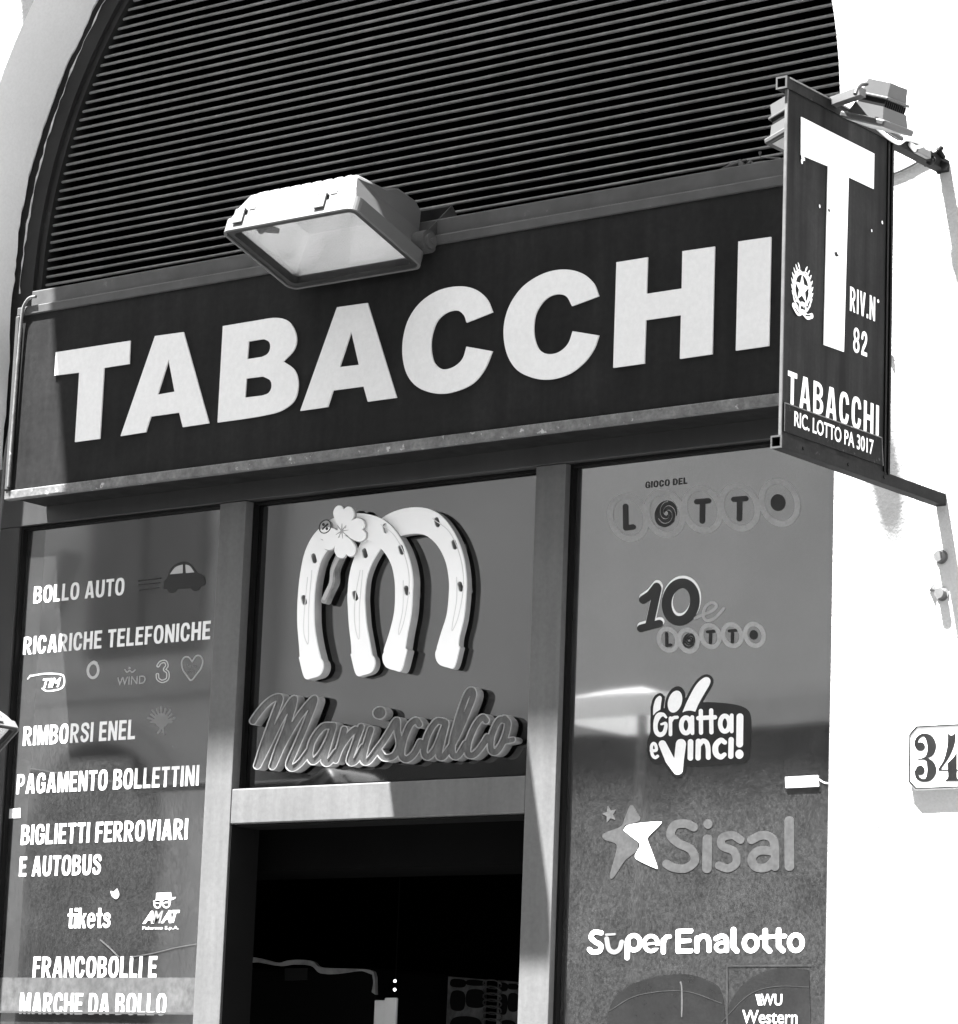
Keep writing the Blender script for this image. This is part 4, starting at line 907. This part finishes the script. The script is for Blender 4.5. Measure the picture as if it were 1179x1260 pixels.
# ================================================================== house number and bolts
HP = FacadePlane(-.012); c3 = Crop(1090, 860, 7.876)
ax0, az1 = HP.ab(1118.2, 893); az0 = HP.ab(1118.5, 972.5)[1]; ax1 = ax0+.215; ch = .018
oct_ = [(ax0+ch, az0), (ax1-ch, az0), (ax1, az0+ch), (ax1, az1-ch), (ax1-ch, az1), (ax0+ch, az1), (ax0, az1-ch), (ax0, az0+ch)]
hn = thing('house_number', 'white glazed plate with cut corners and the number 34', 'house number', ((ax0+ax1)/2, 0, az0))
m_ = MB(); m_.prism(oct_, -.012, -.0005); m_.build('plate', 'ceramic', hn)
def inset(k): cx, cz_ = (ax0+ax1)/2, (az0+az1)/2; return [(cx+(x-cx)*(1-k/.107), cz_+(z_-cz_)*(1-k/.071)) for x, z_ in oct_]
flat_poly([inset(.002), inset(.0048)], HP, .0012, .0003).build('border_line', 'ink', hn)
N3 = [ST([(300, 470, 10), (294, 430, 17), (310, 385, 16), (345, 355, 15), (385, 352, 18), (425, 385, 36), (447, 450, 44), (435, 520, 34), (400, 560, 15), (360, 580, 8), (318, 583, 7)]),
      ST([(360, 578, 8), (405, 590, 16), (437, 635, 38), (448, 695, 45), (428, 755, 34), (390, 787, 17), (345, 785, 15), (308, 755, 17), (294, 705, 16)]),
      EL(338, 461, 45, 43), EL(336, 692, 44, 47)]
shape(N3, HP, c3, step=3.5, h0=.0003).build('numeral', 'ink', hn)
N4 = [PO(smooth_closed([(600, 325), (622, 348), (640, 352), (658, 345), (678, 325), (676, 400), (655, 480), (610, 575), (550, 660), (537, 684), (760, 684), (760, 698), (512, 696), (514, 672), (560, 600), (590, 500), (602, 420)], corners=(0, 4, 9, 10, 11, 12, 13))),
      PO(smooth_closed([(600, 622), (650, 575), (690, 520), (690, 755), (700, 775), (720, 783), (720, 797), (580, 797), (580, 785), (598, 775), (606, 755)], corners=(0, 2, 3, 5, 6, 7, 8, 10)))]
shape(N4, HP, c3, step=3.5, h0=.0003).build('numeral', 'ink', hn)
for px, py, lab in ((1159, 685.5, 'upper round bolt head in the sunlit wall right of the shop'), (1160, 731, 'lower round bolt head in the sunlit wall, beside a chip')):
    q = atY(px, py, 0); t = thing('wall_bolt', lab, 'bolt', (q[0], 0, q[2]), group='bolts in the wall')
    m_ = MB(); m_.disc((q[0], -.009, q[2]), (0, 1, 0), .0115, .017, 20); m_.build('head', 'bolt', t)
    m_ = MB(); m_.disc((q[0], -.0015, q[2]), (0, 1, 0), .016, .002, 20); m_.build('washer', 'rail', t)
q = atY(1148.5, 724, 0); m_ = MB(); m_.add([(q[0]-.010, -.001, q[2]-.006), (q[0]+.010, -.001, q[2]-.008), (q[0]+.002, -.001, q[2]+.012), (q[0], -.012, q[2])], [(0, 1, 3), (1, 2, 3), (2, 0, 3)])
tag(m_.build('plaster_chip', 'rail'), 'small dark chip sticking out of the wall beside the lower bolt', 'chip')
q = atY(1094, 429, 0); m_ = MB(); m_.tube([(q[0]-.004, -.001, q[2]-.03), (q[0], -.006, q[2]-.005), (q[0]+.006, -.010, q[2])], [.0015, .003, .006], 7)
tag(m_.build('nail', 'rail'), 'bent nail in the wall just right of the T sign', 'nail')

# ================================================================== horseshoe emblem
YE = YG-.009; EP = FacadePlane(YE-.031, YE); ce = Crop(350, 600, 4.716)
he = thing('horseshoe_emblem', 'two overlapping white horseshoes with a clover fixed on the pane above the door', 'emblem', tuple(atY(470, 830, YE)))
def shoe(cl, heels, holes, plane, gro, th):
    add = [ST(cl)]+heels; sub = [ST([(x-4, y-15), (x+4, y+15)], 15, sm=False) for x, y in holes]
    o = shape(add, plane, ce, sub=sub, step=5, th=.004, h0=th).build('horseshoe', 'shoe', he)
    shape(add, plane, ce, sub=sub, grow=1.0, step=5, th=th-.0005, h0=0).build('side', 'shoe_side', o)
    for g in gro: shape([ST(g, 2.2)], plane, ce, step=1.6, th=.0006, h0=th+.0041).build('groove', 'groove', o)
    return o
def heel(cx, cy, s_): return [PO(smooth_closed([(cx-s_*72, cy-45), (cx-s_*40, cy-60), (cx+s_*50, cy-40), (cx+s_*70, cy+5), (cx+s_*50, cy+55), (cx, cy+75), (cx-s_*40, cy+72)], corners=(0,)))]
shoe([(150, 1000, 60), (135, 900, 52), (124, 800, 49), (122, 700, 48), (127, 600, 47), (140, 500, 48), (168, 390, 52), (225, 300, 60), (320, 238, 70), (430, 222, 74), (540, 250, 72), (618, 325, 62), (668, 420, 55), (690, 520, 53), (692, 620, 50), (685, 730, 49), (662, 840, 51), (636, 950, 60)],
     heel(155, 1030, 1)+heel(638, 985, -1), [(170, 410), (113, 652), (585, 236), (677, 360), (708, 597)], EP,
     [[(135, 520), (118, 700), (112, 830), (128, 895), (140, 890), (142, 700), (160, 480)], [(560, 215), (640, 280), (700, 400), (725, 550), (700, 750), (668, 850), (665, 820), (688, 700), (690, 540)]], .027)
EP2 = FacadePlane(YE-.022, YE)
shoe([(450, 990, 60), (440, 900, 54), (425, 800, 51), (418, 700, 50), (416, 620, 50), (430, 500, 51), (475, 380, 55), (540, 285, 62), (640, 215, 72), (755, 190, 76), (850, 210, 74), (930, 290, 62), (982, 400, 54), (1004, 520, 51), (1004, 620, 50), (990, 750, 50), (960, 860, 54), (945, 940, 62)],
     heel(455, 1012, 1)+heel(945, 968, -1), [(465, 380), (410, 627), (885, 200), (985, 330), (1020, 574)], EP2,
     [[(440, 480), (412, 640), (408, 780), (425, 868), (436, 860), (436, 700), (455, 480)], [(860, 180), (960, 260), (1020, 400), (1040, 560), (1012, 740), (975, 830), (978, 780), (1000, 650), (1000, 520)]], .018)
# four-leaf clover, stem and ladybird
EP3 = FacadePlane(YE-.041, YE-.0318)
clv = thing('tmp', 'x', 'x') if False else None
def heart_leaf(ang, L=132, w=52, cx=333, cy=255):
    c, s_ = math.cos(ang), math.sin(ang); out = []
    for u, v_ in ((10, 0), (45, 38), (88, 58), (122, 45), (128, 18), (112, 0), (128, -18), (122, -45), (88, -58), (45, -38)):
        out.append((cx+(u*c-v_*s_)*L/128, cy-(u*s_+v_*c)*L/128*1.12))
    return PO(smooth_closed(out, corners=(0, 5)))
leaves = [heart_leaf(R(a)) for a in (84, 6, -80, -158)]
co = shape(leaves+[EL(333, 255, 26, 30)], EP3, ce, step=3.5, th=.005, h0=.004).build('clover', 'shoe', he)
shape(leaves+[EL(333, 255, 26, 30)], EP3, ce, grow=4.5, step=3, th=.0035, h0=0).build('side', 'shoe_side', co)
shape([EL(333, 252, 7, 8)]+[ST([(333, 252, 3.5), (333+40*math.cos(R(a)), 252-44*math.sin(R(a)), .8)], sm=False) for a in (88, 8, -82, -150, 50, -40, 130, -120)], EP3, ce, step=1.5, th=.0005, h0=.0092).build('leaf_vein', 'shoe_side', co)
sm_ = shape([ST([(318, 380, 15), (278, 470, 14), (275, 545, 15), (250, 600, 15), (226, 655, 17)])], FacadePlane(YE-.024, YE-.0025), ce, step=3, th=.02, h0=0).build('stem', 'brown', he)
shape([ST([(316, 400, 9), (279, 480, 9), (270, 550, 9), (246, 610, 9), (230, 645, 9)])], FacadePlane(YE-.0228), ce, step=3, th=.001, h0=0).build('stem_face', 'film_light', sm_)
shape([EL(236, 226, 32, 40, .5)], EP3, ce, step=3, th=.008, h0=0).build('ladybird', 'shoe_side', he)
shape([ST([(222, 240), (250, 212)], 5), EL(226, 214, 8, 9), EL(246, 238, 8, 9), RG(236, 226, 32, 40, 6, .5)], EP3, ce, step=2, th=.0008, h0=.0083).build('ladybird_spot', 'cable', he)

# ================================================================== script sign
YT = YG-.010; TP = FacadePlane(YT-.029, YT); cs = Crop(290, 830, 3.186)
ss = thing('script_sign', 'grey metal script lettering reading Maniscalco under the horseshoes', 'sign', tuple(atY(460, 945, YT)))
r_ = 12.6
SCR = [ST([(66, 182), (88, 150), (118, 115), (150, 92), (172, 96), (142, 180), (108, 275), (82, 358)], r_),
       ST([(86, 355), (128, 270), (180, 165), (228, 95), (200, 200), (165, 290), (142, 360)], r_),
       ST([(146, 356), (190, 260), (250, 160), (308, 95), (275, 190), (235, 285), (208, 350), (222, 366), (252, 345), (285, 300)], r_),
       ST([(378, 200), (340, 205), (302, 255), (288, 310), (300, 340), (330, 315), (365, 250), (382, 200), (362, 270), (345, 335), (362, 345), (392, 305)], r_),
       ST([(424, 215), (410, 270), (390, 335), (410, 285), (445, 235), (468, 215)], r_), ST([(490, 205), (465, 275), (445, 338), (468, 338), (498, 285)], r_),
       ST([(528, 215), (508, 280), (498, 335), (520, 338), (556, 290)], r_), EL(562, 150, 25, 23, -.3),
       ST([(545, 305), (585, 250), (628, 180), (632, 220), (640, 275), (618, 318), (580, 325), (560, 300)], r_),
       ST([(718, 195), (705, 180), (680, 200), (656, 260), (648, 315), (668, 332), (698, 310), (722, 265)], r_),
       ST([(815, 185), (785, 185), (752, 235), (736, 300), (752, 322), (785, 285), (822, 190), (806, 260), (795, 315), (812, 322), (840, 285)], r_),
       ST([(832, 300), (868, 235), (905, 150), (930, 80), (918, 62), (898, 95), (868, 185), (848, 265), (850, 315), (872, 315), (900, 270)], r_),
       ST([(980, 180), (965, 168), (938, 200), (912, 262), (908, 308), (930, 315), (960, 285), (985, 245)], r_),
       ST([(1058, 180), (1030, 180), (1002, 240), (1000, 295), (1022, 300), (1050, 255), (1066, 195), (1052, 172)], r_), ST([(1052, 262), (1085, 255)], 10)]
def shrunk(g): return [('s', [(x, y, max(1, r+g)) for x, y, r in p[1]]) if p[0] == 's' else EL(p[1], p[2], p[3]+g, p[4]+g, p[5]) for p in SCR]
shape(SCR, TP, cs, grow=-.8, step=2.4, th=.003, h0=.0225).build('script_face', 'script', ss)
shape(SCR, TP, cs, sub=shrunk(-.6), grow=2.8, step=1.8, th=.028, h0=0).build('script_rim', 'script_side', ss)
for px in (130, 330, 560, 760, 1010):
    q = Vector(atY(*cs((px, 300)), YG)); m_ = MB(); m_.disc((q.x, (YT+YG)/2, q.z), (0, 1, 0), .004, YG-YT-.0005, 10); m_.build('standoff', 'rail', ss)

# ================================================================== things inside the doorway
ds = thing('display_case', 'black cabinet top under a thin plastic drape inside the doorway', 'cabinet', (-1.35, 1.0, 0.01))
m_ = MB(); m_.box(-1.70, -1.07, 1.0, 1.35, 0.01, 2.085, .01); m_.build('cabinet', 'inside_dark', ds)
cd = Crop(280, 1150, 3.023); DP = FacadePlane(.985)
tp = smooth_closed([(44, 85), (90, 84), (140, 92), (200, 106), (235, 97), (290, 95), (330, 102), (355, 122), (440, 127), (520, 130), (552, 138), (558, 160), (560, 225), (546, 215), (552, 180), (548, 150), (500, 136), (420, 146), (355, 145), (320, 118), (250, 112), (200, 118), (120, 104), (70, 106), (46, 100)], corners=(0, 10, 11, 12, 13, 15))
shape([PO(tp)], DP, cd, step=2.5, th=.012, h0=0).build('plastic_drape', 'drape', ds)
shape([PO([(214, 126), (298, 124), (298, 169), (214, 171)])], DP, cd, step=3, th=.002, h0=0).build('price_label', 'film_dark', ds)
text_mb('Raybon', FacadePlane(.982), cd((220, 155)), cd((256, 143)), bold=.01).build('lettering', 'film_mid', ds) if False else None
pt = MB(); a = atY(*cd((542, 243)), .9); b = atY(*cd((582, 243)), .9); c = atY(*cd((628, 235)), .9)
pt.box(a[0], b[0], .905, .915, 0.01, a[2], .003); pt.box(b[0]+.001, c[0], .90, .91, 0.01, c[2], .003)
tag(pt.build('display_post', 'post'), 'pale upright post standing beside the black cabinet', 'post')
for q, lab in (((623, 173), 'upper small lit spot hanging in the dark doorway'), ((622, 205), 'lower small lit spot hanging in the dark doorway')):
    w = Vector(atY(*cd(q), .9)); m_ = MB(); bm = bmesh.new(); bmesh.ops.create_uvsphere(bm, u_segments=14, v_segments=8, radius=.0042)
    for v_ in bm.verts: v_.co += w
    m_._bm(bm, True); tag(m_.build('spot_light', 'lit'), lab, 'light', 'tiny lit spots in the doorway')
lp = MB(); w = Vector(atY(*cd((622, 190)), .9)); lp.tube([w+Vector((0, .004, -.05)), w+Vector((0, .004, .5))], .002, 6); tag(lp.build('hanging_cord', 'inside'), 'dark cord carrying the two lit spots in the doorway', 'cord')
for pts, lab in (([(824, 156), (966, 168), (958, 420), (812, 420)], 'left printed sheet on the ring-bound rack in the doorway'), ([(1008, 170), (1088, 177), (1080, 420), (1000, 420)], 'right printed sheet on the rack, next to the door post')):
    PPl = FacadePlane(1.2); ro_ = shape([PO(pts)], PPl, cd, step=4, th=.004, h0=0).build('magazine', 'poster')
    tag(ro_, lab, 'magazine', 'magazines in the doorway')
    x_, y_ = pts[0]; w_ = pts[1][0]-x_
    for (u0, u1, v0, v1, mm) in ((.08, .42, .04, .14, 'inside'), (.08, .40, .22, .46, 'inside_dark'), (.50, .92, .20, .42, 'inside_dark'), (.5, .9, .05, .12, 'inside'), (.1, .8, .60, .92, 'inside_dark')):
        shape([PO(smooth_closed([(x_+u0*w_, y_+v0*260), (x_+u1*w_, y_+v0*260+4), (x_+u1*w_-3, y_+v1*260+3), (x_+u0*w_-3, y_+v1*260)]))], FacadePlane(1.1955), cd, step=2.5, th=.0005, h0=0).build('printed_block', mm, ro_)
m_ = MB()
for i in range(7):
    w = Vector(atY(*cd((985, 185+i*24)), 1.19)); m_.tube([w+Vector((.032*math.cos(t), -.01*math.sin(t), .012*math.sin(t))) for t in np.linspace(0, 2*math.pi, 13)], .0022, 6)
tag(m_.build('wire_rack', 'steel'), 'column of wire rings between the two printed sheets', 'rack')
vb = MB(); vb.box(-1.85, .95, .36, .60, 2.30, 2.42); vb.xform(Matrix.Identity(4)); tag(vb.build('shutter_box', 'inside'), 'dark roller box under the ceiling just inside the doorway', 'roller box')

# ================================================================== balcony overhead (casts the shade over the sign)
BX0, BX1, BY, BZ = -2.08, .37, -.85, 6.60
bc = thing('balcony', 'marble balcony with iron railing jutting out above the arch', 'balcony', ((BX0+BX1)/2, 0, BZ))
m_ = MB(); m_.box(BX0, BX1, BY, -.001, BZ, BZ+.12, .01); m_.build('slab', 'marble', bc)
for x in (BX0+.25, (BX0+BX1)/2, BX1-.30):
    m_ = MB(); m_.prism([(x-.07, BZ-.001), (x-.07, BZ-.25), (x+.07, BZ-.25), (x+.07, BZ-.001)], -.45, -.001); m_.build('corbel', 'marble', bc)
m_ = MB(); m_.tube([(BX0+.02, -.001, BZ+1.05), (BX0+.02, BY+.03, BZ+1.05), (BX1-.02, BY+.03, BZ+1.05), (BX1-.02, -.001, BZ+1.05)], .018, 8, smooth=False)
for i in range(24): x = BX0+.03+(BX1-BX0-.06)*i/23; m_.tube([(x, BY+.03, BZ+.12), (x, BY+.03, BZ+1.05)], .007, 6)
for s_ in (BX0+.02, BX1-.02):
    for i in range(7): y = BY+.03+(-BY-.06)*i/7; m_.tube([(s_, y, BZ+.12), (s_, y, BZ+1.05)], .007, 6)
m_.build('railing', 'gasket', bc)
m_ = MB(); w = atY(1089, 600, 0); dq = .86; cxx, czz = w[0]-KX*dq, w[2]+KZ*dq  # unseen knob on an arm, added to cast a rounded shadow on the wall
m_.tube([(cxx, -dq, czz+.10), (cxx, -dq, czz+.07), (cxx, -dq, czz+.03), (cxx, -dq, czz-.02), (cxx, -dq, czz-.05)], [.015, .038, .046, .034, .006], 16)
m_.tube([(BX1-.05, -.80, BZ+.06), (cxx-.02, -.84, BZ+.05), (cxx, -dq, czz+.08)], .008, 8)
m_.build('shadow_knob', 'marble', bc)

# ================================================================== across the street (seen as reflections in the panes)
def far_building(name, label, x0, x1, y, h, m, wins, trim=True):
    t = thing(name, label, 'building', ((x0+x1)/2, y, 0))
    w = MB(); w.box(x0, x1, y-3, y, 0.004, h); w.build('wall', m, t)
    c_ = MB(); c_.box(x0-.1, x1+.1, y+.002, y+.35, h-.35, h+.05); c_.build('cornice', 'far_trim', t)
    for (a, b, c, d) in wins:
        f_ = MB(); f_.box(a-.12, b+.12, y+.002, y+.07, c-.12, d+.15); fo = f_.build('window', 'far_trim', t); g_ = MB(); g_.box(a, b, y+.072, y+.09, c, d); g_.build('pane', 'far_dark', fo)
    return t
far_building('palazzo', 'pale plastered building across the street with tall shuttered windows', -9.3, 13.0, -9.5, 15.0, 'far_wall', [(-4.6+i*3.0, -3.5+i*3.0, 8.6, 10.9) for i in range(5)]+[(-4.6+i*3.0, -3.5+i*3.0, 12.0, 13.6) for i in range(5)])
th_ = far_building('townhouse', 'narrow plastered building across the street with an arched doorway', -24, -9.4, -9.3, 15.5, 'far_wall2', [(-13.2, -12.1, 4.3, 6.4), (-15.5, -14.4, 4.3, 6.4), (-10.9, -10.0, 8.0, 10.2), (-13.2, -12.1, 8.0, 10.2), (-15.5, -14.4, 8.0, 10.2)])
def tpart(name, m, pts, y0, y1): m_ = MB(); m_.prism(pts, y0, y1); return m_.build(name, m, th_)
ar_ = [(-10.62+.62*math.cos(t), 3.55+.62*math.sin(t)) for t in np.linspace(0, math.pi, 15)]
tpart('door_surround', 'far_trim', [(-9.85, .01)]+[(-10.62+.77*math.cos(t), 3.55+.77*math.sin(t)) for t in np.linspace(0, math.pi, 15)]+[(-11.39, .01)], -9.298, -9.25)
tpart('arched_door', 'far_arcade', [(-10.0, .02)]+ar_+[(-11.24, .02)], -9.248, -9.22)
tpart('shutter', 'far_grey', [(-10.25, 4.75), (-10.25, 6.6), (-9.75, 6.6), (-9.75, 4.75)], -9.298, -9.22)
tpart('shutter', 'far_grey', [(-10.80, 4.75), (-10.80, 6.6), (-10.30, 6.6), (-10.30, 4.75)], -9.298, -9.22)
tpart('awning_arm', 'far_trim', [(-11.3, 4.9), (-11.2, 4.9), (-10.95, 5.5), (-11.05, 5.5)], -9.298, -9.1)
tpart('wall_band', 'far_trim', [(-11.6, 4.45), (-11.6, 4.6), (-9.45, 4.6), (-9.45, 4.45)], -9.298, -9.2)
m_ = MB(); m_.box(-9.2, 12.9, -9.498, -9.44, .004, 4.05); m_.build('arcade_front', 'far_arcade', bpy.data.objects['palazzo'])
m_ = MB(); m_.box(-9.25, 12.95, -9.498, -9.36, 4.052, 4.22); m_.build('string_course', 'far_trim', bpy.data.objects['palazzo'])
pa = thing('streak_parasol', 'small square white parasol added out of view as a bright reflection in the right pane', 'parasol', (-3.24, -5.0, 0))
m_ = MB(); cx_, cy_, zc = -3.24, -5.0, 3.52; hw = .27  # unseen canopy, placed and shaped to put a bright streak in the glass
q_ = [(cx_-hw, cy_-hw, zc), (cx_+hw, cy_-hw, zc), (cx_+hw, cy_+hw, zc), (cx_-hw, cy_+hw, zc)]
m_.add(q_+[(cx_, cy_, zc+.07)], [(0, 1, 4), (1, 2, 4), (2, 3, 4), (3, 0, 4)]); m_.add(q_+[(x, y, z-.10) for x, y, z in q_], [(i, (i+1) % 4, 4+(i+1) % 4, 4+i) for i in range(4)]); m_.build('canopy', 'canvas', pa)
m_ = MB(); m_.tube([(cx_, cy_, .004), (cx_, cy_, zc+.06)], .022, 8); m_.build('pole', 'rail', pa)
